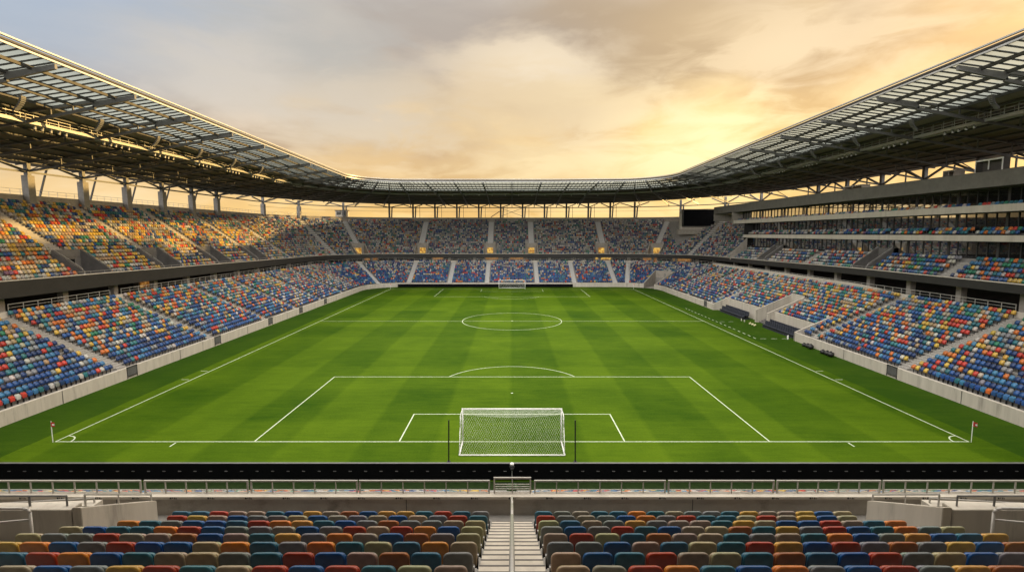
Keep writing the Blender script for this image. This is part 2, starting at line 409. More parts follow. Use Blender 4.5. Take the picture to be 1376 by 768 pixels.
# ------------------------------------------------------------------ pitch-side walls
def wall_run(mb, seg, a, b, z1=1.22, o0=-.12, o1=.22, cap=True):
    sweep(mb, seg, a, b, [(o0, -.05), (o0, z1), (o1, z1), (o1, .2)])
wl = empty('perimeter_wall', (-41, 40, 0), 'beige concrete pitch wall in front of the left grandstand', 'wall')
mb = MB(); wall_run(mb, 'L', YN, 101); wall_run(mb, 'CL', 0, 90); mb.build('wall_panels', M['conc_wall'], wl)
wf = empty('perimeter_wall', (0, 111, 0), 'low pale concrete wall behind the far goal', 'wall')
mb = MB(); wall_run(mb, 'F', -31, 31, 1.25); wall_run(mb, 'CR', 48, 90, 1.25); mb.build('wall_panels', M['conc_wall'], wf)
wr = empty('perimeter_wall', (41, 40, 0), 'grey concrete pitch wall along the main stand, stepped back around the benches', 'wall')
mb = MB(); wall_run(mb, 'R', YN, 36); wall_run(mb, 'R', 66, 101); wall_run(mb, 'CR', 0, 26)
# recess walls round the two benches and the players' gap
def vwall(mb, p, q, z0, zp, zq, th=.24):
    p = Vector((p[0], p[1], 0)); q = Vector((q[0], q[1], 0)); n = (q-p).normalized(); n = Vector((-n.y, n.x, 0))*th/2
    b = [p-n, p+n, q+n, q-n]
    mb.hexa([(v.x, v.y, z0) for v in b] + [(b[0].x,b[0].y,zp),(b[1].x,b[1].y,zp),(b[2].x,b[2].y,zq),(b[3].x,b[3].y,zq)])
def zt(o): return .95+LR_*max(0, (o-.6)/LD)
for (y0, y1) in ((36.,47.5),(51.5,66.)):
    mb.box(HW+2.74, HW+3.02, y0, y1, -.05, 2.45)
vwall(mb, (40.88,36), (46.2,36), -.05, 1.25, 3.6); vwall(mb, (40.88,66), (47.,66), -.05, 1.25, 4.0)
for y in (47.5, 51.5): vwall(mb, (42.6,y), (48.7,y), -.05, 2.2, 4.9)
mb.box(HW+7.6, HW+7.85, 47.6, 51.4, -.05, 5.1)
mb.build('wall_panels', M['conc_wall'], wr)
st = MB()
for i in range(14):
    st.box(43.2+.4*i, 48.6, 47.64, 51.36, 0.02, .02+.19*(i+1))
st.build('steps', M['vom'], wr)
# gates let into the side walls at the aisles
for (w, sx, ys) in ((wl, -1, [1.2,17,33,48.5,61,74]), (wr, 1, [1.0,17,70])):
    for y in ys:
        g = MB(); x = sx*40.86
        g.box(x-.04, x+.04, y-.72, y+.72, .22, .30); g.box(x-.04, x+.04, y-.72, y+.72, 1.22, 1.29)
        for q in (-.7, .7): g.box(x-.04, x+.04, y+q-.03, y+q+.03, .05, 1.29)
        for i in range(11): g.box(x-.015, x+.015, y-.6+.12*i-.012, y-.6+.12*i+.012, .3, 1.22)
        o = g.build('gate', M['steel_dk'], w)
        bk = MB(); bk.box(x-sx*(-.005)-.012, x+.012, y-.66, y+.66, .35, 1.2); bk.build('gate_plate', M['steel'], o)
# expansion joints as thin dark strips proud of the wall
for (w, sx, ys) in ((wl, -1, [8.5,25,41,55,68,81]), (wr, 1, [8.5,25,76])):
    for y in ys:
        j = MB(); j.box(sx*40.872-.004, sx*40.872+.004, y-.035, y+.035, 0.02, 1.2); j.build('wall_joint', M['steel_dk'], w)

# corner tunnel on the far right
tn = empty('tunnel', (42, 112, 0), 'concrete tunnel mouth cut into the far right corner of the lower seats', 'tunnel')
mb = MB()
for t, e in ((26,1),(48,-1)):
    p = P('CR', t, -.1); q = P('CR', t, 7.3); vwall(mb, p[:2], q[:2], -.05, 1.3, 4.75, .35)
A = [P('CR', t, 7.0) for t in (26,37,48)]
for i in (0,1): 
    mb.quad((*A[i][:2],2.6),(*A[i+1][:2],2.6),(*A[i+1][:2],4.7),(*A[i][:2],4.7))
mb.build('tunnel_walls', M['conc'], tn)
d = MB(); B = [P('CR', t, 7.8) for t in (26,37,48)]
for i in (0,1):
    d.quad((*B[i][:2],0),(*B[i+1][:2],0),(*B[i+1][:2],2.7),(*B[i][:2],2.7)); d.quad((*A[i][:2],2.6),(*A[i+1][:2],2.6),(*B[i+1][:2],2.6),(*B[i][:2],2.6))
d.build('opening', M['dark'], tn)
fl = MB(); rows = [[(*P('CR', t, o)[:2], .012+.02*o) for t in (26,33,41,48)] for o in (.3, 4, 7.7)]; fl.grid(rows); fl.build('ramp', M['conc'], tn)

# ------------------------------------------------------------------ main stand upper levels (right)
mr = root['R']
Y1 = -24.
def band(name, x0, x1, y1, z0, z1, mat):
    m = MB(); m.box(x0, x1, Y1, y1, z0, z1); return m.build(name, mat, mr)
band('balcony_front', 57.9, 58.15, 91.4, 14.45, 15.2, M['conc_lt']); band('balcony_front', 57.9, 58.15, 97.5, 18.0, 18.87, M['conc_lt'])
band('roof_parapet', 57.6, 57.9, 110., 21.0, 22.9, M['concm'])
for (z0, z1, y1) in ((14.5,15.0,91.3),(18.02,18.6,97.4),(21.02,22.4,109.9)):
    band('floor_slab', 58.16 if z0 < 20 else 57.92, 70.9, y1, z0, z1, M['conc_dk'])
band('seat_step', 59.05, 60.0, 91.2, 15.0, 15.42, M['conc_dk']); band('seat_step', 59.05, 60.0, 97.3, 18.6, 19.0, M['conc_dk'])
m = MB(); m.box(70.9, 71.2, Y1, 109.9, 0, 19.2); m.box(70.9, 71.2, Y1, 30, 19.2, 22.4)
m.box(58.2, 70.88, 91.5, 91.8, 12, 18.0)
m.box(63.5, 63.7, Y1, 91.3, 11.5, 18.0); m.box(63.5, 63.7, Y1, 38, 18.6, 21.0)
m.build('interior_wall', M['dark'], mr)
m = MB()   # pale end wall stepping down where the boxes stop
m.hexa([(54.4,90.2,9),(58.4,90.2,9),(58.4,90.6,9),(54.4,90.6,9),(54.4,90.2,10.4),(58.4,90.2,14.4),(58.4,90.6,14.4),(54.4,90.6,10.4)])
m.build('end_wall', M['conc'], mr)
m = MB(); m.box(57.6, 62, 97.6, 97.9, 17.9, 21.0); m.build('end_wall', M['conc'], mr)
m = MB(); m.box(57.6, 70.8, 109.6, 109.95, 19.0, 21.0); m.build('end_wall', M['conc'], mr)
lev = [(12.35, 14.45, 59.35, 90.0), (15.42, 18.0, 60.15, 91.2), (18.98, 21.0, 60.15, 97.3)]
for (z0, z1, x, y1) in lev:
    pr = MB(); y0 = Y1
    while y0 < y1-.5:
        ye = min(y0+7.1, y1); mu = MB(); y = y0
        while y <= ye+.01:
            w = .16 if y == y0 else .045
            mu.box(x-.09, x-.012, y-w, y+w, z0, z1); y += 1.42
            if y > ye-.2: break
        mu.box(x-.07, x-.012, y0, ye-.17, z0, z0+.07); mu.box(x-.07, x-.012, y0, ye-.17, z1-.10, z1)
        wi = mu.build('window', M['steel_dk'], mr)
        g = MB(); g.quad((x,y0,z0),(x,ye,z0),(x,ye,z1),(x,y0,z1)); g.build('pane', M['glass'], wi)
        pr = MB(); pr.box(x+.02, 63.4 if z0 < 18 or y0 < 38 else x+.9, y0-.12, y0+.12, z0, z1); pr.build('box_partition', M['dark'], mr)
        y0 = ye
# cabins and camera huts on the main stand roof
def hut(y, x, w, d, h, label, mat):
    t = empty('cabin', (x, y, 22.4), label, 'cabin', 'huts on the main stand roof')
    b = MB(); b.box(x, x+d, y, y+.12, 22.4, 22.4+h); b.box(x, x+d, y+w-.12, y+w, 22.4, 22.4+h); b.box(x, x+d, y+.12, y+w-.12, 22.4+h-.12, 22.4+h); b.box(x+d-.1, x+d, y+.12, y+w-.12, 22.4, 22.4+h-.12); b.build('shell', M['conc_dk'] if mat is M['white'] else mat, t)
    f = MB(); f.box(x-.03, x+.05, y+w/2-.06, y+w/2+.06, 23.2, 22.4+h-.12); f.box(x-.03, x+.05, y+.12, y+w-.12, 22.4+h-.2, 22.4+h-.01); f.box(x-.03,x+.05,y-.02,y+.1,22.4,22.4+h); f.box(x-.03,x+.05,y+w-.1,y+w+.02,22.4,22.4+h); f.build('front_frame', mat, t)
hut(25.2, 58.4, 3.6, .9, 2.1, 'white framed cabin with two openings on the main stand roof', M['white'])
hut(32.5, 59., 1.8, 1.4, 1.5, 'small grey hut on the main stand roof beyond the white framed cabin', M['conc'])
hut(50.5, 59., 5., 1.4, 1.3, 'long low pale box on the main stand roof under the girders', M['conc_lt'])

# scoreboard
sb = empty('scoreboard', (58, 122.6, 16.7), 'blank dark video screen on a pale concrete block in the far right corner', 'scoreboard')
m = MB(); m.box(52.2, 66.8, 122.6, 123.6, 15.5, 17.55); m.box(62.9, 66.8, 122.62, 123.6, 17.55, 22.6); m.box(52.2, 52.75, 122.62, 123.6, 17.55, 22.4); m.build('mount', M['conc_lt'], sb)
m = MB(); m.box(52.8, 62.8, 122.0, 123.4, 17.6, 22.95); o = m.build('housing', M['steel_dk'], sb)
m = MB(); m.box(53.05, 62.55, 121.96, 121.995, 17.85, 22.7); m.build('screen', M['board'], sb)
m = MB(); m.box(51.2, 67.2, 121.2, 122.55, 15.2, 16.75); m.build('plinth', M['conc'], sb)
# control hut above the left corner
hb = empty('control_hut', (-57, 131.5, 20.95), 'small pale hut on the back wall above the far left corner seats', 'hut')
x, y, nx, ny = P('CL', 52, OB+1.4)
hb.location = (x, y, 20.9); hb['_w'] = (x, y, 20.9)
m = MB(); m.box(x-1.9, x+1.9, y-1., y+1., 20.9, 22.9); m.build('hut_walls', M['conc_lt'], hb)
m = MB(); m.box(x-2.1, x+2.1, y-1.2, y+1.2, 22.9, 23.15); m.build('hut_roof', M['conc_dk'], hb)
m = MB(); m.box(x-1.5, x-.1, y-1.03, y-.995, 21.6, 22.5); m.box(x+.2, x+1.5, y-1.03, y-.995, 21.6, 22.5); m.build('hut_window', M['glass'], hb)

# ------------------------------------------------------------------ roof ring
CYR = 86.; XCR = 27.
def bmap(o):
    return lerp(12., 33.5, (o+1)/12.) if o <= 11 else lerp(33.5, 56., (o-11)/20.)
def Q(seg, t, o):
    if seg == 'L': return (-(HW+o), t)
    if seg == 'R': return (HW+o, t)
    if seg == 'F': return (t, CYR+bmap(o))
    c, s = math.cos(R(t)), math.sin(R(t)); a = HW-XCR+o; b = bmap(o)
    return ((-XCR-a*c) if seg == 'CL' else (XCR+a*c), CYR+b*s)
def side(seg, x):
    return clamp((x-10)/50.)
def zroof(seg, t, o):
    x, y = Q(seg, t, o); xi, yi = Q(seg, t, -1.)
    zi = 30.55-.016*min(max(yi, -24), 98)+.45*side(seg, xi if seg in 'LRF' else x)
    zo = 25.5+1.15*side(seg, x)
    return lerp(zi, zo, (o+1)/32.)
def RP(seg, t, o, dz=0.): x, y = Q(seg, t, o); return (x, y, zroof(seg, t, o)+dz)
RR = {'L':(-24.,CYR), 'CL':(0.,90.), 'F':(-XCR,XCR), 'CR':(90.,0.), 'R':(CYR,-24.)}
def rsteps(seg, d=3.):
    a, b = RR[seg]; n = int(abs(b-a)/d) if seg in 'LRF' else 24
    return [lerp(a, b, i/n) for i in range(n+1)]
roof = empty('stadium_roof', (0, 40, 25), 'ring roof over the stands with pale glazed inner panels and dark outer deck', 'roof')
OG = 8.1
mg = MB(); md = MB(); me_ = MB(); mp = MB(); mc = MB(); mcr = MB(); mdp = MB(); mb_ = MB(); gut = MB()
for seg in ('L','CL','F','CR','R'):
    ts = rsteps(seg)
    mg.grid([[RP(seg, t, o) for o in (-.9, 4.7, OG)] for t in ts])
    md.grid([[RP(seg, t, o) for o in (OG, 14, 20, 26, 31)] for t in ts])
    md.grid([[RP(seg, t, o, dz) for (o, dz) in ((31, .0), (31.2, .0), (31.2, .55), (OG, .62))] for t in ts])
    fine = rsteps(seg, 1.05) if seg in 'LRF' else [lerp(RR[seg][0], RR[seg][1], i/44) for i in range(45)]
    for t in fine: mb_.beam(RP(seg, t, -.9, -.06), RP(seg, t, OG, -.06), .085, .14)
    for i in range(len(ts)-1):
        t0, t1 = ts[i], ts[i+1]
        me_.beam(RP(seg, t0, -1.05, -.10), RP(seg, t1, -1.05, -.10), .14, .16)
        me_.beam(RP(seg, t0, -1.0, .50), RP(seg, t1, -1.0, .50), .2, .13)
        gut.beam(RP(seg, t0, -.75, .20), RP(seg, t1, -.75, .20), .05, .46)
        gut.beam(RP(seg, t0, -1.0, .20), RP(seg, t1, -1.0, .20), .06, .07)
        for o in (1.2, 3.5, 5.8, 8.0): mp.beam(RP(seg, t0, o, -.2), RP(seg, t1, o, -.2), .22, .28)
        for o in (10.4, 13., 15.6, 18.2, 20.8, 23.4, 26., 28.6): mdp.beam(RP(seg, t0, o, -.2), RP(seg, t1, o, -.2), .16, .24)
        # catwalk
        zc = lambda t: (27.3+.5*side(seg, Q(seg, t, 11.)[0]))
        def C(t, o, dz): x, y = Q(seg, t, o); return (x, y, zc(t)+dz)
        mc.beam(C(t0, 11.5, .0), C(t1, 11.5, .0), 1.1, .10); mc.beam(C(t0, 10.95, .04), C(t1, 10.95, .04), .12, .34); mc.beam(C(t0, 12.05, .0), C(t1, 12.05, .0), .14, .26)
        for h in (.45, .8, 1.15):
            mcr.beam(C(t0, 10.98, h), C(t1, 10.98, h), .065, .065)
        mcr.beam(C(t0, 12.02, 1.15), C(t1, 12.02, 1.15), .05, .05)
        n = 2 if seg in 'LRF' else 2
        for j in range(n):
            t = lerp(t0, t1, j/n); mcr.beam(C(t, 10.98, .1), C(t, 10.98, 1.15), .075, .075)
            mcr.beam(C(t, 12.02, .1), C(t, 12.02, 1.15), .05, .05)
mg.build('glazing', M['roofglass'], roof); md.build('roof_deck', M['deck'], roof)
me_.build('edge_beam', M['steel_lt'], roof); gut.build('gutter', M['steel_dk'], roof); mp.build('purlins', M['steel_dk'], roof); mb_.build('glazing_bars', M['steel_dk'], roof)
mdp.build('deck_purlins', M['steel_dk'], roof)
cw = mc.build('catwalk', M['steel_lt'], roof); mcr.build('catwalk_railing', M['steel_lt'], cw)
# near end of the ring, over the camera
m = MB(); m.hexa([(-72,-58,25.5),(72,-58,26.5),(72,-28.5,29.5),(-72,-28.5,29.),(-72,-58,26),(72,-58,27),(72,-28.5,30.2),(-72,-28.5,29.7)]); m.build('near_roof_deck', M['deck'], roof)
# girders: tapered plate at the tip, opening into a truss that runs back to the columns
def station(seg, t):
    g = MB(); zc = 27.3+.5*side(seg, Q(seg, t, 11.)[0]); zn = 24.35+.2*side(seg, Q(seg, t, 29.)[0])
    tip = Vector(RP(seg, t, -.95, -.32)); 
    d = Vector((Q(seg, t, 5.)[0]-Q(seg, t, -1.)[0], Q(seg, t, 5.)[1]-Q(seg, t, -1.)[1], 0)).normalized(); s = Vector((-d.y, d.x, 0))*.13
    def bot(o):
        x, y = Q(seg, t, o)
        zt_ = RP(seg, t, -.95)[2]-.62
        z = lerp(zt_, zc-.05, (o+1)/12.) if o <= 11 else lerp(zc-.05, zn, (o-11)/18.)
        return Vector((x, y, z))
    def top(o): return Vector(RP(seg, t, o, -.22))
    # solid web to o=3.4
    a0, a1, b0, b1 = bot(-.95), bot(3.6), top(-.95), top(3.6)
    g.hexa([a0-s, a0+s, a1+s, a1-s, b0-s, b0+s, b1+s, b1-s])
    g.beam(top(3.4), top(10.6), .24, .26); g.beam(bot(3.4), bot(11), .26, .32)
    g.beam(top(10.6), top(30.6), .20, .24); g.beam(bot(11), bot(29), .20, .26)
    for o in (5.8, 8.2, 11., 15., 19.5, 24.): g.beam(bot(o), top(o), .14, .14)
    for o0, o1 in ((11.,15.),(19.5,15.),(19.5,24.),(29.,24.)): g.beam(bot(o0), top(o1), .10, .12)
    return g.build('girder', M['steel'], roof)
stL = [9.9+9.45*k for k in range(-3, 9)]; stR = [11.+10.05*k for k in range(-3, 8)]; stF = [-22.65+7.55*k for k in range(7)]; colF = [-34.1+7.55*k for k in range(10)]; stC = [8, 20, 32, 44, 56, 68, 80]
for y in stL: station('L', y)
for t in stC: station('CL', t); station('CR', t)
for x in stF: station('F', x)
for y in stR: station('R', y)

# columns carrying the roof: each a thing
def column(seg, t, label, group, z0, pier):
    x, y = Q(seg, t, 29.)
    if seg in ('F',): y = 140.6
    if seg == 'CL' or seg == 'CR':
        px, py, _, _ = P(seg, t, OB+.1); x, y = px, py
    zn = 24.3+.2*side(seg, x)
    c = empty('roof_column', (x, y, z0), label, 'column', group)
    if pier:
        p = MB(); p.box(x-.48, x+.48, y-.55, y+.55, z0-.8, 23.75); p.build('concrete_pier', M['tread'], c)
        zb = 23.75
    else: zb = z0
    s = MB(); zr = zroof(seg, t, 29.)-.2
    s.beam((x, y, zb), (x, y, zr), .58, .58)
    if not pier: s.beam((x+.75, y, zb), (x+.95, y, zn), .4, .4)
    s.build('steel_post', M['steel'], c)
    for sg in (-1, 1):
        d = 4.5 if seg in 'LR' else (3.2 if seg == 'F' else 7.)
        t2 = t+sg*d
        if seg in ('L','R'): q = (x, y+sg*d, zroof(seg, t2, 29.5)-.3)
        elif seg == 'F': q = (x+sg*d, y, zroof(seg, t2, 29.5)-.3)
        else:
            px, py, _, _ = P(seg, t2, OB+.1); q = (px, py, zroof(seg, clamp(t2,0,90), 29.5)-.3)
        b = MB(); b.beam((x, y, zn), q, .26, .3); b.build('strut', M['steel'], c)
    return c
gL, gF, gR = 'piers along the back of the left stand', 'steel columns behind the far stand', 'steel columns on the main stand roof'
for i, y in enumerate([q for q in stL if q > -8]):
    column('L', y, 'concrete pier with steel head behind the left stand, %s from the camera' % ORD[i+1], gL, 19.8, True)
for i, t in enumerate((10, 30, 52, 74)):
    column('CL', t, 'slim roof pier behind the far left corner seats, %s from the left' % ORD[i+1], 'piers behind the far left corner', 20.9, True if t < 40 else False)
for i, x in enumerate(colF):
    column('F', x, 'paired steel column behind the far stand, %s from the left' % ORD[i+1], gF, 20.9, False)
for i, t in enumerate((74, 52, 30, 10)):
    column('CR', t, 'steel column behind the far right corner, %s from the far stand' % ORD[i+1], 'columns behind the far right corner', 20.9, False)
for i, y in enumerate([q for q in stR if q > -8]):
    column('R', y, 'steel column on the main stand roof, %s from the camera' % ORD[i+1], gR, 22.4, False)
# ties running along the ring at the columns: part of the roof
m = MB()
for seg in ('L','CL','F','CR','R'):
    pts = []
    for t in steps(seg, *rng[seg]):
        x, y, _, _ = P(seg, t, OB+.05)
        if seg == 'F': y = 140.6
        pts.append((x, y, 24.3+.2*side(seg, x)))
    for a, b in zip(pts, pts[1:]):
        m.beam(a, b, .16, .26)
        if seg != 'R': m.beam((a[0],a[1],a[2]-.0+1.35*0-1.3), (b[0],b[1],b[2]-1.3), .06, .06) if seg in ('F','CR','CL') else None
m.build('tie_beam', M['steel'], roof)
# thin secondary posts between the columns
m = MB()
for y in stL:
    m.beam((-72.8, y+4.6, 20.9), (-71.6, y+4.9, 25.2), .22, .22)
for x in colF: m.beam((x+2.2, 141.2, 20.9), (x+2.2, 141.2, 25.2), .12, .12)
for y in stR: m.beam((70.6, y+5., 22.4), (70.6, y+5., 26.3), .18, .18)
# cross bracing in the middle of the far stand
xa, xb = colF[4], colF[5]
m.tube((xa, 140.7, 24.2), (xb, 140.7, 21.4), .06); m.tube((xb, 140.7, 24.2), (xa, 140.7, 21.4), .06); m.tube((xa-3.4, 140.7, 21.1), (xa, 140.7, 23.3), .12)
m.build('wind_posts', M['steel_dk'], roof)

# rail on the back wall
def rail_run(name, label, segs, o, z0, h, par_posts, r=.03, group=None, mids=(.5,), cat='railing', mat='rail', zfun=None):
    t0 = segs[0]; x, y, _, _ = P(t0[0], (t0[1]+t0[2])/2, o)
    rt = empty(name, (x, y, z0), label, cat, group); a = MB(); b = MB(); allp = []
    for (seg, s0, s1) in segs:
        if seg in 'LRF': n = max(1, int(abs(s1-s0)/par_posts))
        else: n = max(2, int((RC+o)*R(abs(s1-s0))/par_posts))
        pts = [P(seg, lerp(s0, s1, i/n), o)[:2] for i in range(n+1)]
        zz = lambda p: (zfun(seg, p[1]) if zfun else z0)
        allp += [(*p, zz(p)) for p in pts]
        for p, q in zip(pts, pts[1:]):
            a.beam((*p, zz(p)+h), (*q, zz(q)+h), r*2, r*2)
            for k in mids: a.beam((*p, zz(p)+h*k), (*q, zz(q)+h*k), r*1.3, r*1.3)
    a.build('rails', M[mat], rt); 
    allp.sort(key=lambda p: p[0]**2+(p[1]+36.5)**2)
    for p in allp[:100]:
        q = MB(); q.beam(p, (p[0],p[1],p[2]+h), r*1.7, r*1.7); q.build('post', M[mat], rt)
    for p in allp[100:]: b.beam(p, (p[0],p[1],p[2]+h), r*1.7, r*1.7)
    if len(allp) > 100: tag(b.build('posts', M[mat], rt), kind='stuff')
    return rt
rail_run('railing', 'thin rail on top of the back wall of the left stand', [('L',-20,101),('CL',0,40)], OB+.15, 20.95, .8, 1.5, .022)
for sg_, nm_ in (([('L',-20,16)],'nearest stretch'),([('L',18,32)],'second stretch'),([('L',34,101),('CL',0,90)],'long far stretch round the corner')): rail_run('railing', 'pale handrail along the walkway behind the left lower tier, '+nm_, sg_, ol(NL)+.12, 7.03, .75, 1.6, .028)
for sg_, nm_ in (([('R',-20,16)],'nearest stretch'),([('R',18,101),('CR',0,90)],'long far stretch')): rail_run('railing', 'pale handrail along the walkway behind the main stand lower tier, '+nm_, sg_, ol(NL)+.12, 7.03, .75, 1.6, .028)
rail_run('railing', 'thin pale handrail behind the far lower seats', [('F',-31,31)], ol(NL)+.12, 7.03, .6, 2., .035)
rail_run('railing', 'thin rail along the front edge of the left upper tier', [('L',-20,101),('CL',0,90)], 13.62, 10., .3, 2.2, .016, mids=(), zfun=zf)
rail_run('railing', 'thin rail along the front edge of the main stand upper tier', [('R',-20,101),('CR',0,90)], 13.62, 10., .3, 2.2, .016, mids=(), zfun=zf)

# concourse columns and kiosks under the upper tier
def ccol(seg, t, label, group):
    x, y, nx, ny = P(seg, t, 15.3); c = empty('concourse_column', (x, y, 6.2), label, 'column', group)
    m = MB(); w = .38; m.box(x-w, x+w, y-w, y+w, 6.2, zfb(seg, y)+.02); m.build('shaft', M['conc'], c)
    m = MB(); m.box(x-w-.05, x+w+.05, y-w-.05, y+w+.05, 6.2, 6.5); m.build('foot', M['conc_dk'], c)
for i in range(12):
    y = 2.5+8.1*i
    ccol('L', y, 'square concrete column under the left upper tier, %s from the camera' % ORD[i+1], 'columns under the left upper tier')
    ccol('R', y, 'square concrete column under the main stand upper tier, %s from the camera' % ORD[i+1], 'columns under the main stand upper tier')
for i in range(8):
    ccol('F', -28+8*i, 'square column behind the far lower seats, %s from the left' % ORD[i+1], 'columns behind the far lower seats')
for i, t in enumerate((8, 25, 42, 59, 76)):
    ccol('CL', t, 'column behind the far left corner lower seats, %s from the side stand' % ORD[i+1], 'columns behind the far left corner'); 
    ccol('CR', t, 'column behind the far right corner lower seats, %s from the side stand' % ORD[i+1], 'columns behind the far right corner')
def kiosk(seg, t, label, w, h, lit):
    x, y, nx, ny = P(seg, t, 17.2); k = empty('kiosk', (x, y, 6.2), label, 'kiosk', 'kiosks on the concourse')
    m = MB(); dx, dy = -ny*w/2, nx*w/2; b = [(x-dx, y-dy), (x+dx, y+dy), (x+dx+nx*.9, y+dy+ny*.9), (x-dx+nx*.9, y-dy+ny*.9)]
    m.hexa([(*p, 6.2) for p in b]+[(*p, 6.2+h) for p in b]); m.build('counter', M['conc'], k)
    f = MB(); e = .03; c = [(p[0]-nx*e, p[1]-ny*e) for p in b[:2]]; s = [lerp(c[0][i], c[1][i], .08) for i in (0,1)]; u = [lerp(c[0][i], c[1][i], .92) for i in (0,1)]
    f.quad((*s, 6.2+h*.45), (*u, 6.2+h*.45), (*u, 6.2+h*.92), (*s, 6.2+h*.92)); f.build('serving_hatch', M['lit' if lit == 2 else 'lit_dim'] if lit else M['dark'], k)
kiosk('L', 10.5, 'pale kiosk in the concourse shade near the left edge of the photo', 2.2, 1.7, 0)
kiosk('L', 13.6, 'smaller pale kiosk beside another one in the left concourse', 1.4, 1.9, 0)
kiosk('L', 44, 'kiosk with a dull amber hatch deeper along the left concourse', 3.2, 1.8, 1)
kiosk('F', -24, 'amber lit kiosk behind the far lower seats, left of the goal', 4., 1.8, 1)
kiosk('F', -6, 'lit kiosk behind the far lower seats, just left of the far goal', 6., 1.8, 1)
kiosk('F', 2, 'lit kiosk straight behind the far goal', 6., 1.8, 1)
kiosk('F', 29.5, 'brightly lit kiosk behind the far lower seats near the tunnel', 6., 1.85, 2)
kiosk('CR', 62, 'dim lit kiosk in the far right corner of the concourse', 5., 1.8, 1)
kiosk('CR', 40, 'lit kiosk in the far right corner nearest the main stand', 7., 1.8, 1)
kiosk('CL', 60, 'dim kiosk in the far left corner of the concourse', 5., 1.8, 1)

# ------------------------------------------------------------------ floodlights and loudspeakers under the roof
def make_flood():
    t = empty('floodlight', (0,0,0), 'floodlight', 'floodlight')
    m = MB(); m.tube((0,0,-.16), (0,0,-.46), .13, 10, .24); m.sphere((0,0,-.18), .14, 10, 6); m.build('housing', M['steel_lt'], t)
    m = MB(); m.tube((0,0,-.462), (0,0,-.48), .225, 10); m.build('lens', M['lens'], t)
    m = MB(); m.beam((-.2,0,.0), (.2,0,.0), .06, .04); m.beam((-.2,0,0), (-.2,0,-.3), .05, .03); m.beam((.2,0,0), (.2,0,-.3), .05, .03); m.build('bracket', M['steel_dk'], t)
    return t
fl0 = make_flood(); first = True
def place_flood(x, y, z, yaw, label, group):
    global first
    o = fl0 if first else copy_tree(fl0); first = False
    o.scale = (.78,.78,.78); o.location = (x, y, z); o.rotation_euler = (R(random.uniform(22,38)), 0, yaw); o['label'] = label; o['group'] = group
    return o
for si, (seg, sts, nm, zc, yaw) in enumerate((('L', stL, 'left', 27.15, R(90)), ('R', stR, 'right', 27.65, R(-90)))):
    bays = [q for q in sts if q > 5]
    for bi, y in enumerate(bays):
        for k in range(5):
            yy = y+1.6+1.0*k+random.uniform(-.2,.2); x = (HW+11.3)*(-1 if seg == 'L' else 1)
            place_flood(x, yy, zc, yaw, 'round floodlight under the %s catwalk, %s in the %s cluster from the camera' % (nm, ORD[k+1], ORD[bi+1]), 'floodlights under the %s catwalk' % nm)
for k in range(14):
    x = -26+4*k; place_flood(x, CYR+bmap(11.3), 27.25, math.pi, 'small floodlight under the far catwalk, %s from the left' % ORD[k+1], 'floodlights under the far catwalk')
def make_array():
    t = empty('line_array_speaker', (0,0,0), 'speaker', 'loudspeaker')
    for i in range(7):
        a = R(4+i*7); y = .1*i*i*.35; z = -.36*i
        m = MB(); c = Vector((0, y, z)); d = Vector((0, math.cos(a), -math.sin(a))); u = Vector((0, math.sin(a), math.cos(a)))*.15; s = Vector((.5,0,0))
        f = c-d*.3; b = c+d*.3
        m.hexa([f-s-u, f+s-u, b+s*.8-u, b-s*.8-u, f-s+u, f+s+u, b+s*.8+u, b-s*.8+u]); m.build('cabinet', M['steel'], t)
    m = MB(); m.tube((0,0,.2), (0,0,1.0), .035); m.box(-.5,.5,-.35,.35,.17,.23); m.build('hanger', M['steel_dk'], t)
    return t
ar0 = make_array(); firsta = True
for (seg, sts, nm) in (('L', stL, 'left'), ('R', stR, 'right')):
    n = 0
    for y in [q for q in sts if q > 8]:
        n += 1
        if n > 6: break
        o = ar0 if firsta else copy_tree(ar0); firsta = False
        x = (HW+6.2)*(-1 if seg == 'L' else 1); yy = y+4.2
        o.scale = (.5,.5,.5); o.location = (x, yy, zroof(seg, yy, 6.2)-.8); o.rotation_euler = (0,0,R(90) if seg == 'L' else R(-90)); o['label'] = 'curved hanging loudspeaker array under the %s glazed roof, %s from the camera' % (nm, ORD[n]); o['group'] = 'loudspeaker arrays under the roof'

# ------------------------------------------------------------------ ground, pitch and lines
def structure(mb, name, mat): return tag(mb.build(name, mat), kind='structure')
m = MB(); m.quad((-4000,-4000,-.06),(4000,-4000,-.06),(4000,4000,-.06),(-4000,4000,-.06)); structure(m, 'ground', M['soil'])
m = MB()
rows = []
m.grid([[(x, y, 0.) for x in (-44.5,-20,0,20,44.5)] for y in (-9.6, 20, 50, 80, 112)])
structure(m, 'pitch', M['grass'])
m = MB(); m.quad((-44.5,-9.6,.005),(44.5,-9.6,.005),(44.5,-6.12,.005),(-44.5,-6.12,.005)); structure(m, 'dark_strip', noisy('strip_green', (.010,.020,.006), (.020,.036,.010), 3., .9, spec=.05))  # darker green strip laid over the grass behind the near board
m = MB(); W = .048; zl_ = .006
def hl(x0, x1, y): m.quad((x0,y-W,zl_),(x1,y-W,zl_),(x1,y+W,zl_),(x0,y+W,zl_))
def vl(x, y0, y1, w=W): m.quad((x-w,y0+.061,zl_),(x+w,y0+.061,zl_),(x+w,y1-.061,zl_),(x-w,y1-.061,zl_))
def arc(cx, cy, r, a0, a1, n=64, z=.0065):
    for i in range(n):
        t0, t1 = R(lerp(a0,a1,i/n)), R(lerp(a0,a1,(i+1)/n))
        m.quad(*[(cx+q*math.cos(t), cy+q*math.sin(t), z) for (q,t) in ((r-W,t0),(r+W,t0),(r+W,t1),(r-W,t1))])
hl(-34-W,34+W,0); hl(-34-W,34+W,105); vl(-34,0,105); vl(34,0,105)
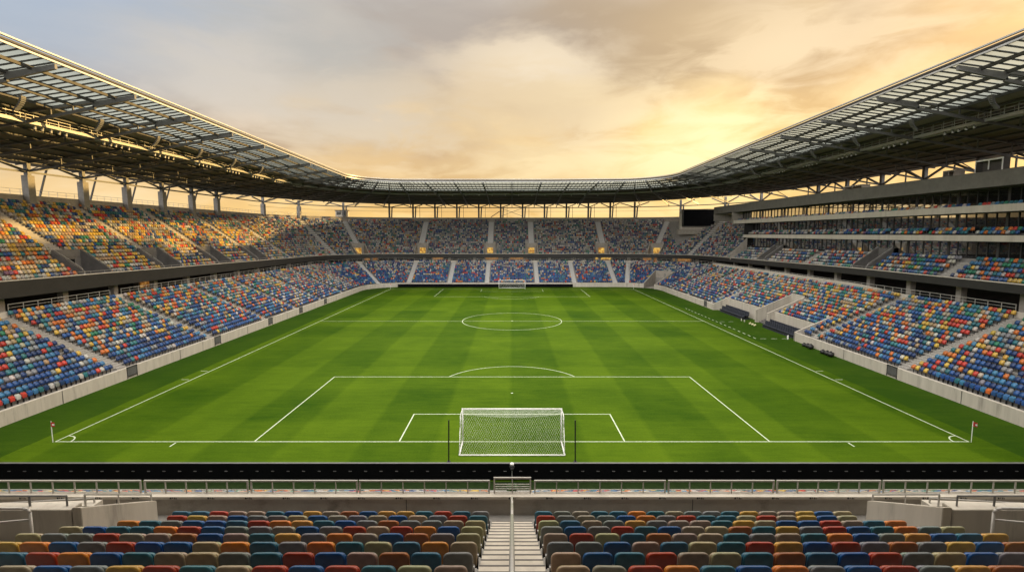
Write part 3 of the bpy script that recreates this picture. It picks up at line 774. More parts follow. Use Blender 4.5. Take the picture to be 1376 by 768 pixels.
hl(-33.9,33.9,52.5)
arc(0, 53.0, 8.8, 0, 360, 96)
for (s, y0) in ((1,0),(-1,105)):
    yb = y0+s*17.25; hl(-19.2-W, 19.2+W, yb); a, b = sorted((y0, yb)); vl(-19.2, a, b); vl(19.2, a, b)
    yb = y0+s*5.81; hl(-8.4-W, 8.4+W, yb); a, b = sorted((y0, yb)); vl(-8.4, a, b); vl(8.4, a, b)
    sp = y0+s*11.6; m.quad(*[(.11*math.cos(t), sp+.11*math.sin(t), zl_) for t in [i*math.pi/6 for i in range(12)]])
    ang = math.degrees(math.acos((17.25-14.0)/7.56))
    arc(0, y0+s*14.0, 7.56, 90*s-ang*.985, 90*s+ang*.985, 40)
m.quad(*[(.18*math.cos(t), 52.8+.18*math.sin(t), zl_+.002) for t in [i*math.pi/6 for i in range(12)]])
for (cx, cy, a0) in ((-34,0,0),(34,0,90),(-34,105,270),(34,105,180)): arc(cx, cy, 1.1, a0+3, a0+87, 14)
# short marks ten metres from the corners and the dashed technical area
for x in (-24.9, 24.9): vl(x, -.95, -.2+.061, .05)
for y in (19.6, 16.2): hl(34.3, 35.1, y); 
hl(-35.1,-34.3, 16.2); hl(-35.1,-34.3,19.6)
y = 37.5
while y < 68: m.quad((36.0,y,zl_),(36.12,y,zl_),(36.12,y+.9,zl_),(36.0,y+.9,zl_)); y += 1.75
for x in (36.6, 38.2, 39.8): m.quad((x,37.3,zl_),(x+.9,37.3,zl_),(x+.9,37.42,zl_),(x,37.42,zl_))
for x in (36.5, 38.1): m.quad((x,51.9,zl_),(x+.9,51.9,zl_),(x+.9,52.0,zl_),(x,52.0,zl_))
structure(m, 'pitch_markings', M['line'])

# ------------------------------------------------------------------ goals
def make_goal():
    g = empty('goal', (0,0,0), 'near football goal with a white frame and white net', 'goal', 'football goals')
    w, h, dp = 3.66, 2.5, 2.44
    m = MB(); m.tube((-w,0,0), (-w,0,h), .062, 10); m.build('post', M['white'], g, True)
    m = MB(); m.tube((w,0,0), (w,0,h), .062, 10); m.build('post', M['white'], g, True)
    m = MB(); m.tube((-w-.06,0,h), (w+.06,0,h), .062, 10); m.build('crossbar', M['white'], g, True)
    m = MB(); m.path([(-w,-.06,.06),(-w-.02,-dp,.05),(w+.02,-dp,.05),(w,-.06,.06)], .06, 8); m.build('ground_bar', M['white'], g, True)
    m = MB()
    for s in (-1,1): m.path([(s*w,-.05,h),(s*(w+.07),-.85,h-.12),(s*(w+.05),-1.3,h-.9),(s*(w+.02),-dp,.05)], .026, 6)
    m.build('net_support', M['white'], g, True)
    # net: roof, back and sides as crossed cords
    def surf(u, v):       # u across -1..1, v from the crossbar down to the ground bar
        sag = (1-u*u)
        if v < .22:
            q = v/.22; return Vector((u*(w+.06*q), -.05-q*.85, h-.02-q*(.10+.26*sag)))
        q = (v-.22)/.78; b = .12*sag*math.sin(math.pi*q)
        return Vector((u*(w+.06*(1-q)), -.9-q*(dp-.9)+.25*sag*(1-q)*0 - .18*math.sin(math.pi*q)*.6, lerp(h-.12-.26*sag, .06, q)-b*.3))
    m = MB(); NX, NV = 46, 24
    for i in range(NX+1):
        for j in range(NV):
            u0 = -1+2*i/NX; a = surf(u0, j/NV)
            for dx in (-1, 1):
                u1 = u0+dx*1.0/NX*1.0
                if (i+j) % 2 == 0 and -1.001 <= u1 <= 1.001:
                    pass
            # diamond mesh: alternate direction row by row
            dx = 1 if (j % 2 == 0) else -1
            for s in (1, -1):
                uu = u0+s*1./NX
                if -1.001 <= uu <= 1.001:
                    a_ = surf(u0 if j % 2 == 0 else uu, j/NV); b_ = surf(uu if j % 2 == 0 else u0, (j+1)/NV)
                    d = (b_-a_).normalized(); n = d.cross(Vector((0,1,.4))).normalized()*.0055
                    m.quad(a_-n, a_+n, b_+n, b_-n)
    # extra cords thicken the roof of the net
    for i in range(NX*2+1):
        u0 = -1+i/NX
        a_ = surf(u0, 0); b_ = surf(u0, .2); m.quad(a_-Vector((.007,0,0)), a_+Vector((.007,0,0)), b_+Vector((.007,0,0)), b_-Vector((.007,0,0)))
    for s in (-1,1):
        for j in range(22):
            v = j/21; e = surf(s, v); f = Vector((s*w, -.05, max(.05, e.z)))
            m.quad(e-Vector((0,0,.007)), e+Vector((0,0,.007)), f+Vector((0,0,.007)), f-Vector((0,0,.007)))
        for j in range(1, 16):
            y = -dp*j/16; 
            zt_ = h-.1 if y > -.9 else lerp(h-.15, .05, (-y-.9)/(dp-.9)); x = s*(w+.03)
            m.quad((x,y-.007,.05),(x,y+.007,.05),(x,y+.007,zt_),(x,y-.007,zt_))
    m.build('net', M['net'], g)
    return g
g1 = make_goal(); g2 = copy_tree(g1); g2.location = (0,105,0); g2.rotation_euler = (0,0,math.pi); g2['label'] = 'far football goal, tiny and pale, before the far stand'
for s, nm in ((-1,'left'),(1,'right')):
    t = empty('net_pole', (s*4.28,-3.48,0), 'thin black net pole standing %s of the near goal' % nm, 'pole', 'black poles behind the near goal')
    m = MB(); m.tube((s*4.28,-3.48,.1), (s*4.24,-3.48,2.96), .045, 8); m.build('pole', M['black'], t)
    m = MB(); m.tube((s*4.28,-3.48,0), (s*4.28,-3.48,.1), .12, 10); m.build('base', M['black'], t)
def flagp(x, y, nm, s):
    t = empty('corner_flag', (x,y,0), 'red and white corner flag on a pale pole at the %s corner' % nm, 'corner flag', 'corner flags')
    m = MB(); m.tube((x,y,0), (x,y,1.6), .027, 8); m.build('pole', M['white'], t)
    rows = [[(x+s*.30*i/5, y-.03-.05*math.sin(i*1.3), 1.58-.05*i*.35-.34*j) for i in range(6)] for j in (0,1)]
    m = MB(); m.grid(rows); o = m.build('flag', M['red'], t)
    m = MB(); m.grid([[(x+s*(.30*i/5), y-.036-.05*math.sin(i*1.3), 1.58-.05*i*.35-.12-.12*j) for i in range(2,6)] for j in (0,1)]); m.build('white_patch', M['white'], o)
flagp(-34.1,-.1,'near left',1); flagp(34.1,-.1,'near right',1); flagp(-34,105.05,'far left',1); flagp(34,105.05,'far right',1)

# ------------------------------------------------------------------ boards, camera pole
bd = empty('perimeter_board', (0,-6,0), 'long black advertising board seen from behind in front of the near stand', 'advertising board')
m = MB(); m.box(-41,41,-6.0,-5.86,.03,1.10); m.build('panels', M['board'], bd)
m = MB(); m.box(-41,41,-6.01,-5.85,1.10,1.125); m.build('top_trim', M['steel'], bd)
for i in range(84):
    x = -40.2+.97*i
    if abs(x) > 33.5: continue
    m = MB(); m.box(x-.09,x+.09,-6.04,-6.002,.60,.635); m.build('handle', M['steel'], bd)
fb = empty('perimeter_board', (-7,110,0), 'dark low advertising board in front of the far wall', 'advertising board')
m = MB(); m.box(-33,17.6,109.7,109.85,.03,.95); m.build('panels', M['board'], fb)
m = MB(); m.box(-33,17.6,109.69,109.86,.95,.98); m.build('top_trim', M['steel_lt'], fb)
cm = empty('pole_camera', (0,-6.35,0), 'small dark camera with a pale domed cap on a slim pole behind the near goal', 'camera')
m = MB(); m.tube((0,-6.35,0),(0,-6.35,.95),.03,8); m.build('pole', M['steel_lt'], cm)
m = MB(); m.sphere((0,-6.35,1.06),.17,14,10,.9); m.box(-.1,.1,-6.55,-6.2,.92,1.05); m.build('housing', M['black'], cm, True)
m = MB(); m.sphere((0,-6.37,1.25),.13,14,10,.8); m.build('cap', M['white'], cm, True)
m = MB()
for a in (90,210,330): m.beam((0,-6.35,.12),(.22*math.cos(R(a)),-6.35+.2*math.sin(R(a)),0.01),.03,.03)
m.build('feet', M['black'], cm)

# ------------------------------------------------------------------ benches, bags, balls
def bench(y0, y1, label):
    t = empty('dugout_bench', (42.2,(y0+y1)/2,0), label, 'bench', 'team benches'); n = int((y1-y0)/.62)
    m = MB(); m.box(41.5,43.0,y0,y1,0.0,.16); m.build('plinth', M['fabric'], t)
    for r in range(2):
        for i in range(n):
            y = y0+.31+(y1-y0-.62)*i/(n-1); x = 41.75+.72*r; z = .16+.22*r
            s = MB(); s.box(x-.24,x+.22,y-.27,y+.27,z+.22,z+.36); s.hexa([(x+.16,y-.27,z+.3),(x+.28,y-.27,z+.3),(x+.28,y+.27,z+.3),(x+.16,y+.27,z+.3),(x+.26,y-.25,z+.98),(x+.36,y-.25,z+.98),(x+.36,y+.25,z+.98),(x+.26,y+.25,z+.98)])
            s.build('bench_seat', M['fabric'], t)
    m = MB()
    for r in range(2): m.box(41.6+.72*r,41.95+.72*r,y0+.1,y1-.1,.16,.38+.22*r)
    m.build('seat_beam', M['black'], t)
bench(37.6, 46.8, 'near dark team bench recessed in the main stand wall'); bench(54.2, 64.2, 'far dark team bench recessed beyond the players\' gap')
for i, (y, x, s) in enumerate(((30.6,40.1,.42),(31.5,40.2,.36),(32.2,40.15,.3),(26.3,40.1,.42),(27.1,40.15,.36),(27.9,40.1,.34))):
    t = empty('kit_bag', (x,y,0), 'black kit bag by the main stand wall, %s from the camera' % ORD[(4,5,6,1,2,3)[i]], 'bag', 'black bags by the right wall')
    m = MB(); m.sphere((x,y,s*.75),s,12,8,.8,.10); m.build('bag_body', M['black'], t, True)
    m = MB(); m.path([(x-.25,y,s*1.1),(x-.1,y,s*1.65),(x+.1,y,s*1.65),(x+.25,y,s*1.1)],.03,5); m.build('strap', M['black'], t)
def ball(x, y, r, i):
    o = MB(); o.sphere((0,0,0), r, 14, 10); b = o.build('football', M['ballm'], None, True); b.location = (x,y,r); tag(b, 'pale yellow ball on the grass by the players\' gap, %s from the goal end' % ORD[i], 'ball', 'balls by the players\' gap')
for i in range(6): ball(40.6+.35*(i % 2), 47.6+.42*i, .14, i+1)
for i in range(4):
    y = 51.8+.6*i; x = 40.9+.2*(i % 2)
    t = empty('water_bottle', (x,y,0), 'white bottle standing near the far team bench, %s from the camera' % ORD[i+1], 'bottle', 'white bottles by the far bench')
    m = MB(); m.tube((x,y,0),(x,y,.26),.07,10); m.build('bottle_body', M['conc_lt'], t)
    m = MB(); m.tube((x,y,.26),(x,y,.34),.05,8,.025); m.build('bottle_cap', M['steel_lt'], t)
t = empty('water_bottle', (40.5,37.,0), 'tall white drinks bottle alone by the corner of the near bench recess', 'bottle')
m = MB(); m.tube((40.5,37.,0),(40.5,37.,.5),.12,10); m.build('bottle_body', M['white'], t)
m = MB(); m.tube((40.5,37.,.5),(40.5,37.,.62),.07,8,.04); m.build('bottle_cap', M['white'], t)
# sign on the end of the near bench recess
# ------------------------------------------------------------------ near stand
nr = root['N']
RY, RZ, D_, H_ = -23.57, 8.01, .906, .404      # back tops of the first row and the step per row
T0 = RZ-.86
m = MB()
m.box(-41,41,-9.7,-9.5,-.05,1.2)
for r in range(13): m.box(-40.9,40.9,-10.0-.8*(r+1),-10.0-.8*r,0,.95+.4*r)
m.build('lower_terrace', M['tread'], nr)
m = MB(); m.box(-62,62,-23.15,-22.3,T0-.4,T0-.002)
for n in range(0, 34):
    y1 = RY-D_*n+.45; m.box(-62,62,y1-D_,y1,T0+H_*n-.5,T0+H_*n)
m.build('upper_terrace', M['tread'], nr)
m = MB(); m.box(-62,62,-22.3,-22.12,T0-2.2,7.66); pw = m.build('parapet', M['conc'], nr)
m = MB(); m.box(-62,62,-22.34,-22.07,7.662,7.735); m.build('coping', M['conc_lt'], nr)
# small illegible dark marks along the coping, as plain dashes
m = MB()
for i in range(31):
    x = -16.5+1.1*i
    m.box(x-.10,x-.055,-22.348,-22.341,7.672,7.722); m.box(x+.03,x+.055,-22.348,-22.341,7.672,7.722); m.box(x+.075,x+.10,-22.348,-22.341,7.672,7.70); m.box(x-.03,x-.005,-22.348,-22.341,7.69,7.722)
m.build('coping_marks', M['black'], nr)
for x in (-20.,-11.6,-3.1,5.3,9.72*0+13.9,18.):
    j = MB(); j.box(x-.012,x+.012,-22.304,-22.298,T0,7.68); j.build('wall_joint', M['steel_dk'], nr)
m = MB(); m.box(-62,62,-58.2,-58,0,26); m.build('back_wall', M['concm'], nr)
for sx in (-1,1):
    m = MB(); m.box(sx*62-.2,sx*62+.2,-58,-24.2,0,26); m.build('side_wall', M['conc'], nr)
# central stairs
m = MB(); y = -22.95; z = T0+.205; i = 0
while y > -38:
    m.box(-.56,.56,y-.453,y,z-.5,z); y -= .453; z += .202; i += 1
m.build('stairs', M['stairc'], nr)
m = MB(); y = -22.95; z = T0+.205
while y > -38:
    m.box(-.56,.56,y-.03,y+.006,z-.015,z+.004); y -= .453; z += .202
m.build('step_nosing', M['conc_dk'], nr)
# stair handrail on the centre line
t = empty('handrail', (0,-25,T0), 'pale handrail running up the middle of the central stairs', 'handrail')
m = MB(); s_ = .202/.453
P0 = lambda y: (0, y, T0+.2+(-22.95-y)*s_+.80)
m.path([(0,-22.8,T0), (0,-22.8,T0+.72), P0(-24.), P0(-25.6)], .03, 8); m.path([P0(-25.6), P0(-27.65), P0(-33)], .03, 8)
m.build('top_rail', M['rail'], t, True)
m = MB()
for y in (-24.,-25.55,-25.75,-27.5,-27.75,-29.6,-31.4): p = P0(y); m.tube((0,y,p[2]-.88), p, .022, 8)
m.build('posts', M['rail'], t)
# railings on the parapet
def par_rail(x0, x1, label, gate=False):
    t = empty('gate' if gate else 'railing', ((x0+x1)/2,-22.11,7.735), label, 'gate' if gate else 'railing', None if gate else 'railings on the near parapet')
    zt_ = 8.11 if not gate else 8.20; y = -22.11
    n = max(1, round((x1-x0)/.645)); m = MB(); m.box(x0,x1,y-.022,y+.022,zt_-.022,zt_+.022); m.build('top_rail', M['rail'], t)
    m = MB()
    for h in ((.035,.105) if not gate else (.04,.13,.2,.27)): m.box(x0,x1,y-.012,y+.012,7.735+h-.009,7.735+h+.009)
    m.build('lower_rail', M['rail'], t)
    for i in range(n+1):
        x = lerp(x0+.02,x1-.02,i/n); e = .022 if i in (0,n) else .013
        m = MB(); m.box(x-e,x+e,y-.018,y+.018,7.735,zt_-.022); m.build('post', M['rail'], t)
segs = [(-688,-485),(-481,-345),(-342,-202),(-200,-29),(29,201),(204,343),(346,482),(485,688)]
names = ['outermost on the left','second from the left edge','third from the left edge','just left of the middle gate','just right of the middle gate','third from the right edge','second from the right edge','outermost on the right']
for (a, b), nm in zip(segs, names):
    par_rail(a*.02265, b*.02265, 'pale metal railing on the near parapet, %s' % nm)
par_rail(-24*.02265, 25*.02265, 'taller pale gate panel in the middle of the near parapet railing', True)
# shrub by the middle gate, standing in the front of the lower rows
sh = empty('potted_shrub', (0,-10.4,.95), 'small round green shrub seen through the middle gate', 'shrub')
m = MB()
for i in range(420):
    a = random.uniform(0,2*math.pi); q = random.random()**.5*.34; zc = 1.78+random.uniform(-.24,.28)*math.sqrt(max(0,1-(q/.36)**2))
    c = Vector((q*math.cos(a), -10.4+q*math.sin(a)*.8, zc)); d = Vector((random.gauss(0,1),random.gauss(0,1),random.gauss(0,1))).normalized()*.06; e = d.orthogonal().normalized()*.025
    m.quad(c-d, c+e, c+d, c-e)
m.build('leaves', M['leaf'], sh)
m = MB(); m.tube((0,-10.4,.95),(0,-10.4,1.55),.15,12,.2); m.build('pot', M['conc_dk'], sh)

# entrance walls on both sides
def vom(sx):
    nm = 'left' if sx < 0 else 'right'
    t = empty('entrance_walls', (sx*11,-24.6,T0), 'L-shaped concrete entrance walls among the foreground seats on the %s' % nm, 'wall', 'entrance walls in the near stand')
    xs = lambda x: sx*x
    def bx(m, x0, x1, y0, y1, z0, z1): a, b = sorted((xs(x0), xs(x1))); m.box(a,b,y0,y1,z0,z1)
    m = MB(); a, b = sorted((xs(9.72), xs(9.93)))
    m.hexa([(a,-25.6,T0-.4),(b,-25.6,T0-.4),(b,-23.25,T0-.4),(a,-23.25,T0-.4),(a,-25.6,9.24),(b,-25.6,9.24),(b,-23.25,8.12),(a,-23.25,8.12)])
    m.build('inner_wall', M['conc_wall'], t, bevel=.012)
    m = MB(); bx(m, 9.95, 16.5, -25.62, -25.3, T0-.4, 9.20); m.build('front_wall', M['conc_wall'], t, bevel=.012)
    m = MB(); a, b = sorted((xs(10.9), xs(17.5)))
    zA, zB = (8.34, 8.08)
    zz = (zB, zA) if sx < 0 else (zA, zB)
    m.hexa([(a,-23.9,T0-.4),(b,-23.9,T0-.4),(b,-23.6,T0-.4),(a,-23.6,T0-.4),(a,-23.9,zz[0]),(b,-23.9,zz[1]),(b,-23.6,zz[1]),(a,-23.6,zz[0])]); m.build('rear_wall', M['conc_wall'], t)
    # handrails fixed to the walls
    m = MB()
    m.path([(xs(9.83),-25.35,9.12),(xs(9.83),-25.35,9.42),(xs(9.83),-23.3,8.32),(xs(9.83),-23.3,8.1)], .022, 6)
    m.tube((xs(9.83),-24.4,8.66),(xs(9.83),-24.4,8.92),.014,6)
    m.build('inner_handrail', M['rail'], t)
    m = MB()
    m.path([(xs(10.15),-25.46,9.2),(xs(10.15),-25.46,9.44),(xs(12.5),-25.46,9.44)], .02, 6); m.tube((xs(11.0),-25.46,9.2),(xs(11.0),-25.46,9.44),.025,6)
    m.build('front_handrail', M['steel'], t)
    m = MB()
    m.path([(xs(11.0),-23.75,8.3),(xs(11.0),-23.75,8.47),(xs(14.5),-23.75,8.25)], .022, 6); m.tube((xs(12.8),-23.75,8.15),(xs(12.8),-23.75,8.36),.02,6)
    m.build('rear_handrail', M['rail'], t)
    h = empty('handrail', (xs(10.2),-26.8,T0+1.3), 'bent white tube handrail beside the foreground seats on the far %s' % nm, 'handrail', 'bent handrails')
    q = MB(); q.path([(xs(9.78),-26.7,T0+H_*3),(xs(9.78),-26.7,9.75),(xs(9.82),-26.7,9.82),(xs(9.92),-26.7,9.84),(xs(13),-26.7,9.84)], .028, 8); q.build('top_rail', M['rail'], h, True)
    q = MB(); q.path([(xs(9.78),-26.7,9.60),(xs(13),-26.7,9.30)], .024, 8); q.build('middle_rail', M['rail'], h, True)
vom(-1); vom(1)

# ------------------------------------------------------------------ seats
PAL_ = {'B':(.003,.062,.205), 'T':(.018,.10,.155), 'S':(.14,.155,.155), 'G':(.31,.265,.15), 'P':(.25,.195,.15), 'O':(.50,.155,.018), 'R':(.31,.032,.012), 'M':(.46,.25,.045), 'W':(.28,.09,.022)}
PAL = {k: tuple(q*1.05 for q in v) for k, v in PAL_.items()}
NAMES = {'B':'blue','T':'teal blue','S':'slate grey','G':'olive beige','P':'taupe','O':'orange','R':'red','M':'mustard','W':'rust brown'}
def rrect(w, h, r, n=5):
    out = []
    for (cx, cz, a0) in ((w/2-r, h-r, 0), (-w/2+r, h-r, 90), (-w/2+r*.6, r*.6, 180), (w/2-r*.6, r*.6, 270)):
        rr = r if cz > h/2 else r*.6
        for i in range(n+1):
            a = R(a0+90*i/n); out.append((cx+rr*math.cos(a), cz+rr*math.sin(a)))
    return out
def slab(mb, w, h, r, y0, y1, z0, lean, bow=.02):
    rings = []
    for (y, ins) in ((y0, .022), (y0+.008, .008), (y0+.024, 0), (y1-.024, 0), (y1-.008, .008), (y1, .022)):
        o = rrect(w-2*ins, h-2*ins, r-ins*.5)
        rings.append([(x, y+lean*(z+ins)/h - bow*math.cos(x/w*math.pi)*(1 if y > (y0+y1)/2 else 1), z0+z+ins) for (x, z) in o])
    k = len(mb.v); n = len(rings[0])
    for rg in rings: mb.v += rg
    for i in range(len(rings)-1):
        for j in range(n):
            j2 = (j+1) % n; mb.f.append((k+i*n+j, k+i*n+j2, k+(i+1)*n+j2, k+(i+1)*n+j)); mb.m.append(0)
    mb.f.append(tuple(k+j for j in range(n-1,-1,-1))); mb.f.append(tuple(k+(len(rings)-1)*n+j for j in range(n))); mb.m += [0,0]
# local frame: +y points back (away from the pitch)
def make_seat():
    t = empty('stadium_seat', (0,0,0), 'seat', 'seat')
    m = MB(); slab(m, .468, .48, .092, -.031, .031, .39, .05); m.build('backrest', M['seat_solo'], t, True)
    m = MB(); slab(m, .44, .40, .08, -.125, -.055, .39, .02, .012); m.build('cushion', M['seat_solo'], t, True)
    m = MB()
    for s in (-1,1):
        m.cur = 0; m.box(s*.235-.012, s*.235+.012, -.13, .03, .36, .56); m.cur = 1; m.tube((s*.222,-.03,.57),(s*.252,-.03,.57),.03,8); m.cur = 0
    m.box(-.24,.24,-.05,.0,.36,.395); m.box(-.025,.025,-.04,.1,.0,.37)
    m.build('bracket', [M['black'], M['steel_lt']], t)
    return t
seat0 = make_seat(); fs = True
def place_seat(x, y, z, rz, col, label, group):
    global fs
    o = seat0 if fs else copy_tree(seat0); fs = False
    o.location = (x, y, z); o.rotation_euler = (0,0,rz)
    o['label'] = label; o['group'] = group
    for ch in o.children:
        j = lambda q: clamp(q*random.uniform(.88,1.12))
        ch.color = (j(col[0]), j(col[1]), j(col[2]), 1)
    return o
LEFT = ['STRTMMBWPMBTPPRTT','TRSGBPSPBGSSBPMR','GPSSWSBTMORTBBSTO','GBORGRSBPSSBROTTBG','GSWBPOSMTPBWPPRSSG','GOTGTOSTOGBBRSBOM','STWPBRTSGPTBORT','PGTRBRGTRMSBG']
RIGHT = ['TSPTTOTPSSTMPPMBG','RSPSBOSRTTGRPMBG','GTPSMSPPTMGBBRPTO','SBSRTBPGWTMSRBTOSG','PRGTWPGTSPTOBSMBTM','SSBPTGTRMBRSWSMBW','GBTRPGTWTBRSGBS','GPROTBOSBRSMWT']
for n in range(8):
    for s, rowstr, nm in ((-1, LEFT[n], 'left'), (1, RIGHT[n], 'right')):
        for k, ch in enumerate(rowstr):
            x = s*(.84+.5*k+(.02*n if n else 0)*0); y = RY-D_*n+.0; z = T0+H_*n
            place_seat(x, y, z, math.pi+R(random.uniform(-1.2,1.2)), PAL[ch],
                '%s seat, %s to the %s of the central stairs, %s row behind the wall' % (NAMES[ch], ORD[k+1], nm, ORD[n+1]), 'upholstered seats in the near stand')
for s, c, nm, k in ((-1,'R','dark red','left'),(1,'G','dark olive','right')):
    place_seat(s*10.35, RY-D_*4, T0+H_*4+.08, math.pi, tuple(q*.6 for q in PAL[c]), '%s seat alone beyond the bent handrail on the far %s' % (nm, k), 'upholstered seats in the near stand')

# ----- all the other seats: one mass
BP = {'blue':(.022,.085,.27),'navy':(.016,.045,.15),'sky':(.05,.19,.36),'teal':(.03,.17,.20),'grey':(.23,.245,.26),'beige':(.42,.37,.28),'pale':(.50,.48,.44),'orange':(.60,.17,.035),'red':(.52,.05,.035),'yellow':(.62,.40,.07),'green':(.03,.21,.12),'tan':(.40,.27,.15),'plum':(.19,.09,.16)}
def pick(weights):
    ks = list(weights); w = np.array([weights[k] for k in ks], float); return ks[RNG.choice(len(ks), p=w/w.sum())]
LOWB = {'blue':4.6,'navy':3.6,'sky':1.6,'grey':.8,'orange':.7,'red':.75,'yellow':.3,'pale':.4,'teal':.6}
LOWT = {'blue':1.2,'sky':1.3,'teal':1.7,'navy':.7,'grey':1.0,'beige':1.2,'pale':1.4,'orange':1.5,'red':1.4,'yellow':1.2,'green':.5,'tan':.8}
UP = {'teal':1.7,'green':.5,'navy':1.0,'blue':1.0,'grey':1.4,'beige':1.8,'orange':1.0,'red':1.0,'yellow':1.9,'pale':1.6,'tan':1.2,'plum':.2}
FAR = {'grey':2.6,'pale':3.6,'beige':1.3,'teal':1.0,'navy':1.3,'tan':.7,'red':.3,'orange':.3,'plum':.8,'green':.4,'blue':.8}  # far seats: greyer mix, made paler in place of haze and brighter light
BOX = {'teal':1.6,'green':.9,'sky':1.5,'blue':1.5,'grey':1.2,'navy':1,'pale':.8,'orange':.9,'red':.8,'yellow':.7}
def mixw(a, b, t):
    return {k: a.get(k,0)/sum(a.values())*(1-t)+b.get(k,0)/sum(b.values())*t for k in set(a)|set(b)}
S = []        # x,y,z,nx,ny,colour
solo = []
def row(seg, o, z, ais, wfun, skip=lambda t: False, pitch=.53, tag_=None, hw=.8):
    a, b = rng[seg]
    if seg in 'LR': a = -9.
    Lr = (b-a) if seg in 'LRF' else (RC+o)*R(b-a)
    n = int(Lr/pitch)
    run = [None, 0]
    for i in range(n):
        t = lerp(a, b, (i+.5)/n); unit = 1. if seg in 'LRF' else R(1)*(RC+o)
        if any(abs(t-q)*unit < hw for q in ais) or skip(t): continue
        x, y, nx, ny = P(seg, t, o)
        zz = z(seg, y) if callable(z) else z
        # neighbouring seats often share a colour
        if run[0] is None or RNG.random() > .12: run[0] = pick(wfun(t))
        if RNG.random() < .008: continue
        if tag_ == 'solo' and 3.7 < y < 12.9 and len([q for q in solo if q[6] == seg]) < 17: solo.append((x, y, zz, nx, ny, run[0], seg)); continue
        S.append((x, y, zz, nx, ny, run[0]))
for seg in ('L','CL','F','CR','R'):
    for r in range(NL):
        cut = [(c0, c1) for (c0, c1, rr) in low_cut.get(seg, []) if r < rr+(0 if rr < 9 else 1)]
        sk = lambda t, cut=cut: any(c0-.3 < t < c1+.3 for c0, c1 in cut)
        frac = clamp((r-1)/7.5)
        if seg in ('F','CL','CR'): w0 = mixw(LOWB, FAR, clamp((r-3)/10.)*.8)
        else: w0 = None
        def wf_(t, frac=frac, w0=w0, seg=seg):
            if w0 is not None: return w0
            far = clamp((t-45)/60.)
            return mixw(mixw(LOWB, LOWT, frac), FAR, far*.55)
        row(seg, ol(r)+.5, zl(r), low_ais[seg], wf_, sk, tag_='solo' if r == 0 else None)
    for r in range(NU):
        cuts = [(c-w, c+w) for c, w in up_vom[seg]] if r < VR else []
        e = .35 if seg in 'LRF' else 1.
        def sk(t, r=r, cuts=cuts, seg=seg, e=e):
            if any(c0-e < t < c1+e for c0, c1 in cuts): return True
            if seg == 'R' and t < 91.5 and r >= 5: return True
            if seg == 'CR':
                x, y, _, _ = P(seg, t, ou(r)+.5)
                if 51 < x < 67.4 and y > 120.8: return True
            return False
        def wf_(t, seg=seg, r=r):
            if seg in ('F','CR'): return FAR
            if seg == 'CL': return mixw(UP, FAR, .8)
            if seg == 'R': return mixw(BOX, FAR, clamp((t-20)/50.))
            u_ = dict(UP)
            if 1 <= r <= 13: u_['yellow'] = 3.4; u_['beige'] = 2.4; u_['tan'] = 1.8; u_['teal'] = 1.1  # mid rows: real yellow seats, plus sunset gold put into the seat colours
            return mixw(u_, FAR, clamp((t-60)/60.)*.5)
        row(seg, ou(r)+.47, zu(r), up_ais[seg], wf_, sk, hw=1.05)
# seats on the box balconies
for (o, z, y1) in ((17.65,15.0,90.5),(18.5,15.42,90.5),(17.65,18.45,96.5)):
    y = -9.
    while y < y1:
        if (y % 7.1) > 1.1: S.append((HW+o, y, z, 1., 0., pick(mixw(BOX, FAR, clamp((y-20)/50.)*.9))))
        y += .56
# first rows of the near lower tier, glimpsed under the railing
for r in range(4):
    x = -38.
    while x < 38:
        if abs(x) > .9: S.append((x, -10.0-.8*r-.45, .95+.4*r, 0., -1., pick(LOWT)))
        x += .53
def seat_template():
    v = []; f = []
    w, z0, z1, c = .212, .37, .81, .085
    o = [(-w+.03,z0),(w-.03,z0),(w,z0+.05),(w,z1-c),(w-.03,z1-.028),(w-c,z1),(-w+c,z1),(-w+.03,z1-.028),(-w,z1-c),(-w,z0+.05)]
    n = len(o)
    for (dy) in (.0, .075): v += [(x, .02+dy+.06*(z-z0)/(z1-z0), z) for x, z in o]
    f.append(tuple(range(n))); f.append(tuple(range(2*n-1, n-1, -1)))
    for i in range(n): j = (i+1) % n; f.append((i, i+n, j+n, j))
    k = len(v)
    v += [(-.19,-.11,.40),(.19,-.11,.40),(.19,-.02,.37),(-.19,-.02,.37),(-.18,-.055,.68),(.18,-.055,.68),(.18,.015,.70),(-.18,.015,.70)]
    for q in ((4,5,1,0),(5,6,2,1),(7,4,0,3),(6,5,4,7),(0,1,2,3)): f.append(tuple(k+i for i in q))
    k = len(v)
    v += [(-.04,.02,0),(.04,.02,0),(.04,.08,0),(-.04,.08,0),(-.04,.02,.38),(.04,.02,.38),(.04,.08,.38),(-.04,.08,.38)]
    for q in ((0,1,5,4),(1,2,6,5),(3,0,4,7)): f.append(tuple(k+i for i in q))
    return np.array(v, float), f
tv, tf = seat_template(); nV, nF = len(tv), len(tf)
A = np.array([[s[0],s[1],s[2],s[3],s[4]] for s in S]); K = len(S)
Cc = np.array([BP[s[5]] for s in S]) * RNG.uniform(.82, 1.15, (K,1)) * RNG.uniform(.94,1.06,(K,3))
jit = RNG.normal(0, .02, K)
nx, ny = A[:,3]+0, A[:,4]+0
